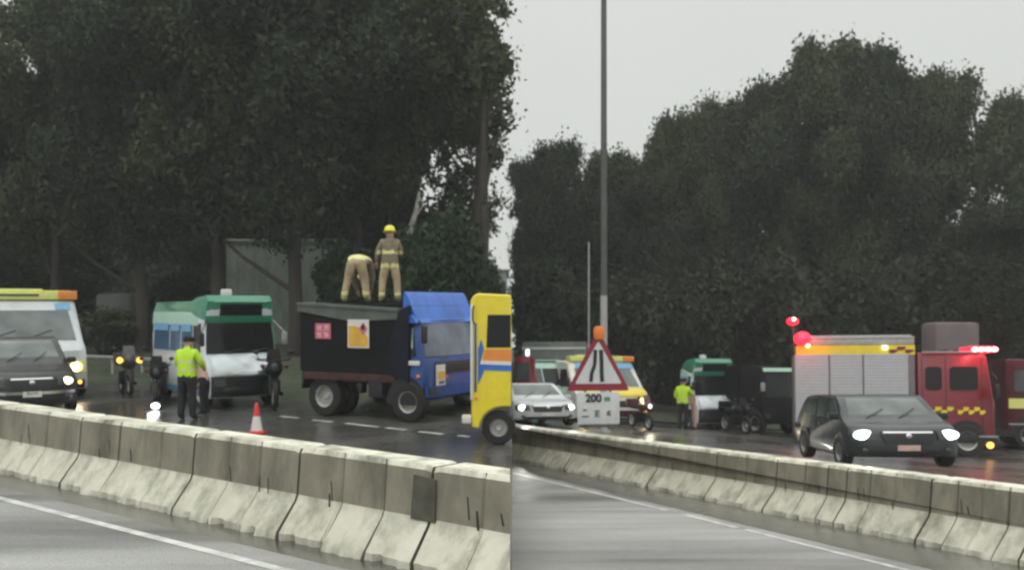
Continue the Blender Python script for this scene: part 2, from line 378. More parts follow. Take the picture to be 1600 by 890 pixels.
# ------------------------------------------------------------------ concrete barriers
def barrier_run(joints, A, D, wsec, zf, where, hgt=.9, grooves=None, mitre=None):
    """joints: distances along D from A (2D). profile faces the camera."""
    D2 = Vector((D.x, D.y)).normalized(); nr = Vector((D2.y, -D2.x))
    if nr.y > 0: nr = -nr                          # towards the camera
    n = len(joints)-1
    ords = ['first','second','third','fourth','fifth','sixth','seventh','eighth','ninth','tenth','eleventh','twelfth','thirteenth']
    for k in range(n):
        a, b = joints[k]+.018, joints[k+1]-.018
        steps = max(3, int((b-a)/.06)); rr = random.Random(k*31+len(joints))
        mb = MB()
        # profile: (out towards camera, z, material)
        rows = []
        off0 = 0
        gs = [g for g in grooves if a+.1 < g < b-.1]
        S_ = sorted([a+(b-a)*i/steps for i in range(steps+1)]+[x+q for x in gs for q in (-.035,-.008,.008,.035)])
        steps = len(S_)-1; notch = [rr.uniform(a, b) for _ in range(3)]
        for i in range(steps+1):
            s_ = S_[i]; g = min([abs(s_-x) for x in gs]+[9]); dent = .022 if g < .01 else 0
            foot = .05*(rr.random()-.5)+.02*math.sin(s_*5.3)-.09*max(0, 1-min(abs(s_-q) for q in notch)/.09)
            edge = .015*(1 if i in (0, steps) else 0)
            p = A+D2*s_
            prof = [(.0+foot, .0), (-.01+foot*.5-dent, .07), (-.24-dent, .36), (-.265-dent, .42), (-.30-dent, hgt-.05-edge), (-.325, hgt-edge-.004*rr.random()),
                    (-.66, hgt-edge), (-.69, hgt-.05), (-.72, .36), (-.95, 0)]
            row = []
            for o_, z in prof:
                qx, qy = p.x+nr.x*o_, p.y+nr.y*o_
                if mitre == k and (i == 0 if not mitre else (i == steps or qx+.002*qy > 0)):      # mitred end face in the plane x = -0.002 y
                    dl = (qx+.002*qy)/(D2.x+.002*D2.y); qx -= D2.x*dl; qy -= D2.y*dl
                row.append((qx, qy, zf(p.x, p.y)+z))
            rows.append(row)
        m_ = len(rows[0]); vs = [v for r in rows for v in r]; fs = []; ms = []
        for i in range(steps):
            for j in range(m_-1):
                gm = min([abs((S_[i]+S_[i+1])/2-x) for x in gs]+[9]) < .005 and j < 5
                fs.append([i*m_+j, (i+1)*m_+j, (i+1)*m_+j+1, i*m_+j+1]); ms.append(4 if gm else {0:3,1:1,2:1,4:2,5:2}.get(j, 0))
        fs.append(list(range(m_))); ms.append(0); fs.append([steps*m_+j for j in range(m_)][::-1]); ms.append(0)
        o_ = len(mb.v); mb.v += vs; mb.f += fs; mb.m += ms
        # drip stains with a shape of their own
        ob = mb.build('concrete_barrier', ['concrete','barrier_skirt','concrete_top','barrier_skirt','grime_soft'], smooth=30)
        tag(ob, f'concrete barrier block with pale skirt, {ords[k]} from the left in the {where} run', 'barrier', f'{where} run of concrete barrier blocks')
        # soot / scrape streaks as thin raised marks
        ns_ = rr.randint(1, 3)
        for q in range(ns_):
            s_ = a+(b-a)*rr.uniform(.1, .9); z0 = rr.uniform(.36, .5); z1 = z0+rr.uniform(.08, .2)
            st = MB(); p = A+D2*s_; wd = rr.uniform(.012, .03)
            def pp(s2, z, o2):
                c = A+D2*s2; return (c.x+nr.x*o2, c.y+nr.y*o2, zf(c.x, c.y)+z)
            oz = lambda z: -.265-.035*(z-.42)/.43+.004 if z > .42 else (-.24-(z-.36)/.06*.025+.006)
            st.add([pp(s_, z0, oz(z0)), pp(s_+wd, z0, oz(z0)), pp(s_+wd*.8-.03, z1, oz(z1)), pp(s_-.03, z1, oz(z1))], [[0,1,2,3]])
            st.build('scrape_mark', 'grime', ob, smooth=0)
    return nr
A_L = Vector(on_left(800, 937)); D_L = Vector((DL.x, DL.y))
# left run: from the near right end (x 797) to beyond the left frame edge
def s_on(px, A, D):     # distance along the line where it projects at px
    k = (px-800)/FPX; return (k*A.y-A.x)/(D.x-k*D.y)
foot = lambda px: 740+.247*px
A_L = Vector(on_left(797, foot(797)-8)); A0 = Vector(on_left(0, foot(0)))
D_L = (A0-A_L).normalized()
jl = [s_on(px, A_L, D_L) for px in (797, 640, 432, 268, 92, -40, -190)]
gl_ = [s_on(px, A_L, D_L) for px in (722, 565, 500, 370, 322, 218, 152, 40)]
jl = jl[::-1]; 
barrier_run([-x for x in jl], A_L, -D_L, None, ZL, 'left', grooves=[-x for x in gl_], mitre=len(jl)-2)
foor = lambda px: 720+.2086*(px-809)
A_R = Vector(on_right(798, foor(798))); A1 = Vector(on_right(1600, foor(1600)))
D_R = (A1-A_R).normalized()
jr = [s_on(px, A_R, D_R) for px in (798, 880, 1010, 1100, 1192, 1300, 1430, 1590, 1760)]
gr_ = [s_on(px, A_R, D_R) for px in (845, 930, 960, 1055, 1145, 1235, 1270, 1335, 1375, 1470, 1510, 1550)]
barrier_run(jr, A_R, D_R, None, ZR, 'right', grooves=gr_, mitre=0)
# drain recess in the left barrier, its darkness given by an added slab
mb = MB(); D2 = -D_L; nr = Vector((D2.y, -D2.x)); nr = -nr if nr.y > 0 else nr
def lpt(px, z, o_):
    c = A_L+D_L*s_on(px, A_L, D_L); return (c.x+nr.x*o_, c.y+nr.y*o_, gl(c.y)+z)
mb.prism([lpt(612,.40,-.262), lpt(650,.40,-.262), lpt(648,.78,-.285), lpt(614,.80,-.285)], (nr.x*.022, nr.y*.022, 0))
tag(mb.build('recess_slab', 'grime_soft', smooth=0), 'dark raised rectangular pad fixed on the left barrier face', 'slab')

# ------------------------------------------------------------------ vehicles
class Veh:
    def __init__(s, name, label, cat, pf, pr, pw, d, th, side='l', group=None, zoff=0.0, W=None, base=None):
        th = R(th); h = Vector((math.cos(th), -math.sin(th))); n = Vector((math.sin(th), math.cos(th)))
        F = Vector(((pf-800)/FPX*d, d))
        k = (pr-800)/FPX; s.L = (F.x-k*F.y)/(h.x-k*h.y)
        if W is None: k = (pw-800)/FPX; s.W = (k*F.y-F.x)/(n.x-k*n.y)
        else: s.W = W
        s.F = F; s.d = d; s.h = h
        z = gl(d) if side == 'l' else grf(F.x+n.x*s.W/2, d)
        if base is not None: z = P(0, base, d).z
        s.z0 = z+.006+zoff
        s.o = empty(name, (F.x, F.y, s.z0), -th, label, cat, group, tilt=0)
        sl = .0373 if side == 'l' else -.038
        s.o.rotation_euler = (Matrix.Rotation(math.atan(sl), 3, 'X') @ Matrix.Rotation(-th, 3, 'Z')).to_euler()
        s.inset = lambda z: 0.0; s.nose = .12; s.tail = .08; s.prof = None
        print('VEH', name, 'L %.2f W %.2f z %.2f' % (s.L, s.W, s.z0), 'ppm', round(FPX/d))
    def zpx(s, py, d=None): d = d or s.d; return CZ-(py-HOR)/FPX*d-s.z0
    def xpx(s, px):      # local x on the near side plane projecting at px
        k = (px-800)/FPX; return -(s.F.x-k*s.F.y)/(s.h.x-k*s.h.y)
    def M(s, x, t, z):
        x2 = x-s.nose*abs(t)**3*max(0, 1+x/.6) if x > -.6 else x
        if x < -s.L+.6: x2 = x+s.tail*abs(t)**3*(1-(x+s.L)/.6)
        return Vector((x2, s.W/2+t*s.W/2*(1-s.inset(z)), z))
    def shell(s, prof, name, m, t0=-1, t1=1, shrink=.03, parent=None, mb=None, mi=0, ret=False):
        cx = sum(p[0] for p in prof)/len(prof); cz = sum(p[1] for p in prof)/len(prof)
        ts = [t for t in (-1, -.965, -.85, -.6, -.3, 0, .3, .6, .85, .965, 1) if t0 < t < t1]; ts = [t0]+ts+[t1]
        vs = []; n = len(prof)
        for t in ts:
            e = abs(t) >= .999 or t in (t0, t1)
            for (x, z) in prof:
                if e:
                    dx, dz = cx-x, cz-z; l = math.hypot(dx, dz) or 1; x, z = x+dx/l*shrink, z+dz/l*shrink
                vs.append(s.M(x, t, z))
        fs = []
        for i in range(len(ts)-1):
            for j in range(n): k = (j+1) % n; fs.append([i*n+j, i*n+k, (i+1)*n+k, (i+1)*n+j])
        fs.append(list(range(n))); fs.append([(len(ts)-1)*n+j for j in range(n)][::-1])
        b = mb or MB(); b.add(vs, fs, mi)
        if ret: return b
        return b.build(name, m, parent or s.o, smooth=42)
    def side(s, pts, name, m, off=.012, far=False, parent=None, mb=None, mi=0, thick=.03):
        t = 1 if far else -1; sg = 1 if far else -1
        q = [s.M(x, t, z)+Vector((0, sg*off, 0)) for x, z in pts]
        b = mb or MB(); b.prism(q, (0, -sg*thick, 0), mi)
        if mb is None: return b.build(name, m, parent or s.o, smooth=25)
    def xf(s, z):
        P_ = s.prof; best = -9
        for i in range(len(P_)):
            (x0, z0), (x1, z1) = P_[i], P_[(i+1) % len(P_)]
            if (z0-z)*(z1-z) <= 0 and z0 != z1:
                x = x0+(z-z0)/(z1-z0)*(x1-x0); best = max(best, x)
        return best
    def front(s, z0, z1, a0, b0, a1=None, b1=None, name='windscreen', m='glass_dark', off=.015, parent=None, xfun=None, mb=None, mi=0, nz=5, nt=9, sag=0):
        """panel on the front surface: t range a0..b0 at z0, a1..b1 at z1"""
        a1 = a0 if a1 is None else a1; b1 = b0 if b1 is None else b1; xf = xfun or s.xf
        vs = []
        for lay in (0, 1):
            for i in range(nz+1):
                z = z0+(z1-z0)*i/nz; u = i/nz; a = a0+(a1-a0)*u; b = b0+(b1-b0)*u
                for j in range(nt+1):
                    t = a+(b-a)*j/nt; v = s.M(xf(z), t, z+sag*(t*t)); v.x += off-lay*.03; vs.append(v)
        fs = []; N = (nz+1)*(nt+1); w_ = nt+1
        for i in range(nz):
            for j in range(nt):
                a = i*w_+j; fs.append([a, a+1, a+w_+1, a+w_]); fs.append([N+a+w_, N+a+w_+1, N+a+1, N+a])
        rim = [j for j in range(w_)]+[i*w_+nt for i in range(1, nz+1)]+[nz*w_+j for j in range(nt-1, -1, -1)]+[i*w_ for i in range(nz-1, 0, -1)]
        for i in range(len(rim)): a, b = rim[i], rim[(i+1) % len(rim)]; fs.append([a, N+a, N+b, b])
        b_ = mb or MB(); b_.add(vs, fs, mi)
        if mb is None: return b_.build(name, m, parent or s.o, smooth=40)
    def wheel(s, x, r, far=False, wd=.2, rim='rim_metal', y=None, rr=.6, arch=True, steer=0):
        yy = (s.W+.03-wd/2 if far else -.03+wd/2) if y is None else y
        e_ = empty('wheel', (x, yy, r)); e_.parent = s.o
        sg = 1 if far else -1
        mb = MB(); mb.lathe([(r*rr, -wd/2), (r*.93, -wd/2), (r, -wd/2+.03), (r, wd/2-.03), (r*.93, wd/2), (r*rr, wd/2)], axis='y', n=28)
        t = mb.build('tyre', 'rubber', e_)
        mb = MB(); mb.lathe([(.001, sg*wd*.22), (r*.12, sg*wd*.25), (r*.2, sg*wd*.1), (r*rr*.75, sg*wd*.1), (r*rr*.85, sg*wd*.38), (r*rr+.004, sg*wd*.45), (r*rr+.004, -sg*wd*.3)], axis='y', n=28)
        for k in range(6):
            a = k*math.pi/3; mb.lathe([(.001, sg*wd*.17), (.018*r/.3, sg*wd*.16), (.02*r/.3, sg*wd*.08)], (math.cos(a)*r*.34, 0, math.sin(a)*r*.34), 'y', 8)
        mb.build('rim', rim, e_)
        if arch and not far:
            mb = MB(); n = 14; a0, a1 = -.12, math.pi+.12
            outer = [(x+math.cos(a0+(a1-a0)*i/n)*r*1.28, r+math.sin(a0+(a1-a0)*i/n)*r*1.28) for i in range(n+1)]
            q = [(px_, max(.16, z_)) for px_, z_ in outer]
            s.side(q, 'wheel_arch', 'black_plastic', off=.006, thick=.02)
        return e_
def arcbox(x0, x1, z0, z1, r=.05):
    return [(x0+r, z0), (x1-r, z0), (x1, z0+r), (x1, z1-r), (x1-r, z1), (x0+r, z1), (x0, z1-r), (x0, z0+r)]
def glyphs(mb, fn, cols, rows, x0, x1, z0, z1, seed, mi=0):
    """rows x cols of stroke clusters, like unreadable characters"""
    rr = random.Random(seed); cw = (x1-x0)/cols; ch = (z1-z0)/rows
    for i in range(cols):
        for j in range(rows):
            a, b = x0+cw*(i+.14), z0+ch*(j+.14); W_, H_ = cw*.72, ch*.72; sw = min(W_, H_)*.13
            for k in range(3): z = b+H_*(.1+.38*k+rr.uniform(-.05,.05)); fn(mb, a+W_*rr.uniform(0,.15), a+W_*rr.uniform(.8,1), z-sw/2, z+sw/2, mi)
            for k in range(2): x = a+W_*(.25+.4*k+rr.uniform(-.1,.1)); fn(mb, x-sw/2, x+sw/2, b+H_*rr.uniform(0,.3), b+H_*rr.uniform(.75,1), mi)

def chaikin(p, r=.22):
    q = []
    for i in range(len(p)):
        a, b = p[i], p[(i+1) % len(p)]; q += [(a[0]*(1-r)+b[0]*r, a[1]*(1-r)+b[1]*r), (a[0]*r+b[0]*(1-r), a[1]*r+b[1]*(1-r))]
    return q
def car(v, H, style, paint, glass='glass_dark', lamps='soft_lamp', beam=2, suv=False, lamp_scale=1.0):
    L = v.L; zr = H; hood = H*(.60 if not suv else .63); belt = H*(.62 if not suv else .64)
    v.inset = lambda z: 0 if z < belt*.8 else (.03+.20*(z-belt*.8)/(H-belt*.8) if not suv else .02+.14*(z-belt*.8)/(H-belt*.8))
    v.nose = .30 if not suv else .26
    hl = v.hl; wl = v.wl; rb = v.rb                # hood end, windscreen top, rear roof x (negative)
    prof = [(-.06, .2), (.0, .30), (.01, hood*.62), (-.05, hood*.88), (-.28, hood*.97), (hl, belt*1.03), (wl, H*.975), (wl-.25, H), (rb, H*.985), (rb-.28, H*.90), (-L+.08, belt*1.05), (-L, belt*.85), (-L+.03, .25)]
    prof = chaikin(chaikin(prof), .25); v.prof = prof
    body = v.shell(prof, 'body', paint, shrink=.05)
    # windscreen follows the raked part
    zb, zt = belt*1.05, H*.955
    def ws(z): u = (z-belt*1.03)/(H*.975-belt*1.03); return hl+(wl-hl)*u
    v.front(zb, zt, -.86, .86, -.80, .80, 'windscreen', 'glass_pale', off=.012, xfun=ws)
    wp = MB(); 
    for t0 in (-.55, .1): wp.tube([v.M(ws(zb)+.03, t0, zb+.01), v.M(ws(zb+.22*(zt-zb)/.5)+.03, t0+.45, zb+.5*(zt-zb))], .009, 5)
    wp.build('wiper', 'black_plastic', v.o)
    # side glass
    zs, ze = belt*1.05, H*.93
    a = lambda u: hl+(wl-hl)*u
    mid = (wl+rb)/2-.1
    v.side([(a(.12)-.1, zs), (a(.9)-.1, ze), (mid+.04, ze), (mid+.04, zs)], 'side_window', glass)
    v.side([(mid-.04, zs), (mid-.04, ze), (rb+.02, ze), (rb-.25, zs+.05)], 'side_window', glass)
    # grille, bumper, plate, lamps
    g0, g1 = hood*.58, hood*.82
    v.front(g0, g1, -.42, .42, -.5, .5, 'grille', 'black_plastic', off=.02)
    v.front(g1-.02, g1+.012, -.45, .45, name='grille_trim', m='chrome', off=.032, nz=1)
    v.front(.24, hood*.40, -.7, .7, -.78, .78, 'lower_grille', 'black_plastic', off=.02)
    v.front(hood*.42, hood*.54, -.2, .2, name='number_plate', m=v.plate, off=.03, nz=1)
    bd = MB(); bd.ball(v.M(v.xf((g0+g1)/2+.02)+.035, 0, (g0+g1)/2+.03), .06, sc=(.4,1,.8)); bd.build('badge', 'chrome', v.o)
    for sg in (-1, 1):
        lo, hi = (.55, .93); q = sorted([sg*lo, sg*hi])
        hz0, hz1 = hood*.64, hood*(.84 if not suv else .86)
        h_ = v.front(hz0, hz1, q[0], q[1], q[0]-(.02), q[1], 'headlamp', 'glass_grey', off=.024)
        c = v.M(v.xf((hz0+hz1)/2)+.03, sg*.76, (hz0+hz1)/2)
        b = MB(); b.ball(c, .095*lamp_scale, sc=(.35,1.25,.85) if not suv else (.3,1.55,.72), nu=16); b.build('lamp_lens', lamps, h_)
        c2 = v.M(v.xf(.35)+.03, sg*.74, hood*.42); b = MB(); b.ball(c2, .05, sc=(.4,1.2,.8)); b.build('fog_lamp', 'glass_grey', v.o)
        if beam: spot(v.o, (c.x+.12, c.y, c.z), (1,.97,.9), 40*beam, (R(90-8), 0, R(-90)), 70)
        mm = MB(); mc = v.M(hl-.25, sg*1.0, belt*1.1)+Vector((0, sg*.11, 0)); mm.box(mc, (.12, .2, .13), bev=.04); mm.box(mc+Vector((0,-sg*.1,-.04)), (.06,.08,.04)); mm.build('mirror', paint if not v.dm else 'black_plastic', v.o)
    r = H*.215
    for x in (-L*.19, -L*.79): v.wheel(x, r, False); v.wheel(x, r, True, arch=False)
    # door seams and handles
    for x in (mid, wl+.05-(.1 if not suv else 0)):
        v.side([(x-.008, .3), (x+.008, .3), (x+.008, zs), (x-.008, zs)], 'door_seam', 'black_plastic', off=.003, thick=.01)
    for x in (mid-.25, mid+.35):
        b = MB(); b.box(v.M(x, -1, belt*.9)+Vector((0,-.02,0)), (.14,.03,.03), bev=.01); b.build('door_handle', paint, v.o)

# --- left dark saloon
v = Veh('saloon_car', 'dark grey saloon car with lit headlamps at the left frame edge', 'car', -25, -250, 124, 19.6, 58)
v.hl, v.wl, v.rb = -1.0, -1.75, -3.0; v.plate = 'sign_white'; v.dm = False
v.L = 4.2
v.plate = 'cream_paint'
car(v, v.zpx(531, 21.0), 'saloon', 'dark_paint', 'glass_grey', 'warm_lamp', beam=1)
v.front(.46, .52, -.95, .95, name='bumper_trim', m='chrome', off=.03, nz=1)

# --- emergency van / ambulance builder
def ambulance(v, H, lit='warm_lamp', paint='white_paint', lamp_r=.1):
    v.inset = lambda z: 0 if z < 1.1 else .10*(z-1.1)/(H-1.1); v.nose = .16; L = v.L
    zb = H*.52; zt = H*.82
    prof = [(-.05,.22), (.02,.32), (.03,.62), (-.06,H*.44), (-.42,zb), (-.95,zt), (-1.1,H*.9), (-1.5,H*.93), (-L+.1,H*.93), (-L,H*.85), (-L,.3)]
    v.prof = prof
    v.shell(prof, 'body', paint, shrink=.05)
    def ws(z): u = (z-zb)/(zt-zb); return -.42+(-.53)*u
    v.front(zb+.05, zt-.02, -.88, .88, -.84, .84, 'windscreen', 'glass_pale', xfun=ws)
    wp = MB()
    for t0 in (-.6, .0): wp.tube([v.M(ws(zb+.05)+.03, t0, zb+.06), v.M(ws(zb+.3)+.03, t0+.5, zb+.30)], .01, 5)
    wp.build('wiper', 'black_plastic', v.o)
    v.side([(-.75,zb+.06), (-1.12,zt-.04), (-1.55,zt-.04), (-1.55,zb+.06)], 'side_window', 'glass_dark')
    v.side([(-L+.3,.62), (-1.7,.62), (-1.7,.82), (-L+.3,.82)], 'side_stripe', 'sky_blue')
    # roof board and light box
    rb = MB(); rb.box((-1.22, v.W/2, H*.955), (.34, v.W*.86, H*.09), bev=.04); rbo = rb.build('roof_board', 'lemon_paint', v.o)
    b = MB(); b.box((-1.10, v.W*.90, H*.955), (.16, v.W*.16, H*.085), bev=.03); b.build('beacon', 'orange_paint', rbo)
    b = MB(); b.box((-1.3, v.W*.45, H*1.005), (.2, v.W*.5, .05), bev=.02); b.build('roof_rail', 'lemon_paint', rbo)
    b = MB(); b.box((-1.08, v.W*.5, H*.955), (.1, v.W*.32, .05), bev=.01); b.build('roof_lamp', 'glass_grey', rbo)
    v.front(zt+.0, zt+.16, .62, .9, name='corner_panel', m='sky_blue', off=.02, nz=2)
    v.front(.58, .80, -.45, .45, name='grille', m='black_plastic', off=.02)
    v.front(.24, .46, -.95, .95, name='bumper', m='maroon_paint', off=.04)
    v.front(.47, .56, -.22, .22, name='number_plate', m='poster_white', off=.05, nz=1)
    for sg in (-1, 1):
        q = sorted([sg*.6, sg*.95]); h_ = v.front(.64, .92, q[0], q[1], name='headlamp', m='yellow_paint', off=.02)
        c = v.M(v.xf(.78)+.03, sg*.8, .78); b = MB(); b.ball(c, lamp_r, sc=(.4,1.1,.9), nu=16); b.build('lamp_lens', lit, h_)
        c = v.M(v.xf(.36)+.05, sg*.86, .40); b = MB(); b.ball(c, .05, sc=(.4,1,1)); b.build('fog_lamp', 'amber_lens' if sg > 0 else 'glass_grey', v.o)
        b = MB(); mc = v.M(-.7, sg, zb+.2)+Vector((.05, sg*.16, 0)); b.box(mc, (.1,.16,.3), bev=.03); b.box(mc+Vector((0,-sg*.1,-.05)), (.04,.14,.03)); b.build('mirror', 'black_plastic', v.o)
    spot(v.o, tuple(v.M(v.xf(.78)+.12, .8, .78)), (1,.8,.5), 50, (R(82),0,R(-90)), 70)
    for x in (-L*.17, -L*.8): v.wheel(x, .33); v.wheel(x, .33, True, arch=False)
v = Veh('ambulance', 'white ambulance with yellow roof board behind the dark saloon', 'ambulance', -62, -200, 139, 22.6, 56)
v.L = 4.6
ambulance(v, v.zpx(456, 23.9), lamp_r=.13)

# --- minibus
def minibus(v, H, small=False):
    L, W = v.L, v.W; v.nose = .18; v.tail = .18
    v.inset = lambda z: 0 if z < H*.55 else .09*((z-H*.55)/(H*.45))**1.4
    zb, zt = H*.49, H*.77
    prof = [(-.10,.24), (-.02,.34), (.0,H*.33), (-.10,H*.40), (-.30,H*.475), (-.40,zt), (-.36,H*.80), (-.30,H*.955), (-.42,H), (-.9,H*.985), (-1.15,H*.95), (-L+.25,H*.94), (-L+.06,H*.88), (-L,H*.6), (-L+.02,.3)]
    v.prof = prof
    v.shell(prof, 'body', 'bus_white', shrink=.07)
    # green roof cap following the profile above 0.80 H
    cap = [(-.385,H*.79), (-.285,H*.96), (-.42,H*1.012), (-.9,H*.998), (-1.15,H*.963), (-L+.25,H*.953), (-L+.1,H*.90), (-L+.05,H*.86), (-1.2,H*.86), (-.8,H*.81)]
    old = v.inset; v.inset = lambda z: old(z)-.012
    v.shell(cap, 'roof', 'green_paint', shrink=.06)
    v.side([(-L+.06,H*.845), (-.8,H*.80), (-1.2,H*.86), (-L+.08,H*.86)], 'cove_panel', 'mint_paint', off=.006)
    v.side([(-L+.05,H*.74), (-.75,H*.74), (-.8,H*.80), (-L+.06,H*.845)], 'cove_panel', 'mint_paint', off=.004)
    v.inset = old
    def ws(z): u = (z-H*.475)/(zt-H*.475); return -.30-.10*u
    v.front(zb, zt, -.95, .95, -.93, .93, 'windscreen', 'glass_dark', xfun=ws, off=.014)
    v.front(zt-.01, H*.83, -.985, .985, name='header_panel', m='green_paint', off=.022, nz=2)
    v.front(zb, zt, .955, .995, name='corner_pillar', m='green_paint', xfun=ws, off=.014)
    # cab seats and steering wheel seen as shapes on the screen
    wp = MB()
    for t0 in (-.55, .15): wp.tube([v.M(ws(zb)+.03, t0, zb+.01), v.M(ws(zb)+.03, t0+.55, zb+.10)], .012, 5)
    wp.build('wiper', 'black_plastic', v.o)
    v.front(H*.83, H*.935, -.62, .62, name='destination_display', m='glass_dark', off=.03, nz=2)
    v.front(H*.955, H*.985, -.8, .8, name='header_trim', m='mint_paint', off=.02, nz=1)
    b = MB(); b.box((-.95, W*.45, H*1.0+.10), (.12,.24,.16), bev=.03); b.box((-.95, W*.45, H*1.0+.01), (.05,.08,.06)); b.build('roof_light', 'poster_white', v.o)
    # side windows with pillars
    xs = [-.55, -1.05, -1.75, -2.45, -L+.2] if L > 3 else [-.55, -1.0, -L*.55, -L+.2]
    for i in range(len(xs)-1):
        x0, x1 = xs[i]-.05, xs[i+1]+.02
        if i == 0: v.side([(x0,zb+.02), (x1,zb+.02), (x1,zt-.03), (x0,zt-.03)], 'driver_window', 'glass_dark')
        else:
            v.side([(x1,zb+.02), (x0,zb+.02), (x0,zt-.01), (x1,zt-.01)], 'side_window', 'glass_blue')
            v.side([(x1+.06,zt-.22), (x0-.06,zt-.22), (x0-.06,zt-.05), (x1+.06,zt-.05)], 'window_vent', 'sky_blue', off=.02)
    v.side([(-L+.3,.3), (-.4,.3), (-.4,.44), (-L+.3,.44)], 'sill_stripe', 'sky_blue', off=.006)
    v.side([(-.50,.4), (-.485,.4), (-.485,zt), (-.50,zt)], 'door_seam', 'black_plastic', off=.004, thick=.01); v.side([(-1.03,.4), (-1.045,.4), (-1.045,zt), (-1.03,zt)], 'door_seam', 'black_plastic', off=.004, thick=.01)
    # crumpled bonnet
    rr = random.Random(5); cb = MB(); n1, n2 = 16, 8; vs = []
    for i in range(n2+1):
        for j in range(n1+1):
            t = -.93+1.86*j/n1; u = i/n2; z = H*.475-u*(H*.475-H*.29); x = v.xf(max(z, H*.3))
            dmg = max(0, (t+.2))*.10*math.sin(u*7+t*9)+rr.uniform(-.018,.018)
            p = v.M(x, t, z+(.03*math.sin(t*8) if u < .3 else 0)); p.x += .05+dmg; vs.append(p)
    fs = [[i*(n1+1)+j, i*(n1+1)+j+1, (i+1)*(n1+1)+j+1, (i+1)*(n1+1)+j] for i in range(n2) for j in range(n1)]
    cb.add(vs, fs); bo = cb.build('bonnet', 'bus_white', v.o, smooth=28)
    sl = bo.modifiers.new('thick', 'SOLIDIFY'); sl.thickness = .02
    bo['label'] = 'crumpled white bonnet pushed in by the collision'
    ck = MB()
    for k in range(7):
        t = rr.uniform(-.3,.85); z = H*rr.uniform(.36,.46); a = v.M(v.xf(z), t, z)+Vector((.085,0,0)); b_ = v.M(v.xf(z-.05), t+rr.uniform(.1,.25), z-rr.uniform(.02,.09))+Vector((.09,0,0))
        ck.tube([a, (a+b_)/2+Vector((.01,0,.02)), b_], [.006,.016,.004], 4)
    ck.build('bonnet_crack', 'black_plastic', v.o)
    v.front(.26, H*.29, -.94, .94, name='front_grille', m='black_plastic', off=.03)
    v.front(.42, .48, -.7, .1, name='bent_bumper', m='dark_paint', off=.08, nz=1)
    for sg in (-1, 1):
        q = sorted([sg*.62, sg*.9]); v.front(H*.20, H*.275, q[0], q[1], name='headlamp', m='glass_grey', off=.05)
        b = MB(); mc = v.M(-.2, sg, H*.62)+Vector((.12, sg*.14, 0)); b.box(mc, (.08,.12,.30), bev=.03); b.tube([mc+Vector((0,0,.15)), v.M(-.32, sg*.95, zt+.05)], .015, 6); b.build('mirror', 'black_plastic' if sg < 0 else 'galvanised', v.o)
    for x in (-.62, -L+.75): v.wheel(x, .33); v.wheel(x, .33, True, arch=False)
v = Veh('minibus', 'green and white minibus with crumpled bonnet beside the officer in a yellow vest', 'minibus', 331, 237, 443, 21.2, 50)
v.L += .1
minibus(v, v.zpx(465, 21.8))

# --- tipper lorry
v = Veh('tipper_lorry', 'black bodied tipper lorry with blue cab that two firefighters stand on', 'lorry', 668, 468, 0, 18.9, 27, W=2.5)
TIP = v
X = v.xpx; L = v.L
dd = lambda x: v.d-x*v.h.y*-1 if False else v.d+(-x)*math.sin(R(27))
def Z(py, x): return v.zpx(py, dd(x))
xr, xb = X(470), X(622)
zt_r, zt_f = Z(490, xr), Z(498, xb); zb_r, zb_f = Z(582, xr), Z(586, xb)
mb = MB()
def pr(pts, y0, y1, mi=0, b=mb): b.prism([(x, y0, z) for x, z in pts], (0, y1-y0, 0), mi)
# open skip body: near, far, front and tail panels
pr([(xr,zb_r), (xb-.05,zb_f), (xb+.12,zb_f+.35), (xb+.12,zt_f), (xr,zt_r)], 0, .06)
pr([(xr,zb_r), (xb-.05,zb_f), (xb+.12,zb_f+.35), (xb+.12,zt_f), (xr,zt_r)], v.W-.06, v.W)
mb.prism([(xr,.06,zb_r), (xr,v.W-.06,zb_r), (xr,v.W-.06,zt_r), (xr,.06,zt_r)], (.06,0,0))
mb.prism([(xb,.06,zb_f), (xb,v.W-.06,zb_f), (xb,v.W-.06,zt_f), (xb,.06,zt_f)], (.06,0,0))
mb.prism([(xr+.06,.06,zb_r+.02), (xb,.06,zb_f+.02), (xb,v.W-.06,zb_f+.02), (xr+.06,v.W-.06,zb_r+.02)], (0,0,.05))
body = mb.build('tipper_body', 'black_body', v.o, smooth=20)
# rim + cover flap
mb = MB(); zc = Z(475, xr)
pr([(xr-.03,zt_r-.02), (xr+.02,zt_r+.0), (xr+(xb-xr)*.55,zt_r-.20), (xb+.0,zt_f-.02), (xb+.05,Z(487,xb)), (xr-.03,Z(480,xr))], -.05, -.02, 0, mb)
pr([(xr-.03,Z(480,xr)), (xb+.05,Z(487,xb)), (xb+.05,Z(485,xb)+.03), (xr-.03,Z(478,xr)+.03)], -.08, v.W+.03, 0, mb)
cov = mb.build('cover_flap', 'tarp', v.o, smooth=20)
ztop = Z(474, (xr+xb)/2)
mb = MB(); mb.box(((xr+xb)/2+.08, v.W*.55, ztop-.07), ((xb-xr)*.92, v.W*.9, .10), bev=.03)
for k in range(6): mb.box((xr+.2+k*(xb-xr-.2)/5.5, v.W*.55, ztop-.015), (.05, v.W*.86, .05), bev=.01)
mb.build('roof_cover', 'black_body', v.o)
# dark bulkhead and hoist between body and cab
mb = MB(); mb.prism([(xb-.30,-.035,zb_f+.05), (X(640),-.035,zb_f-.15), (X(640),-.035,Z(478,xb)), (xb+.12,-.035,Z(484,xb)), (xb-.02,-.035,Z(500,xb)), (xb-.16,-.035,Z(530,xb))], (0,v.W*.9,0)); mb.build('bulkhead', 'navy_cover', v.o, smooth=20)
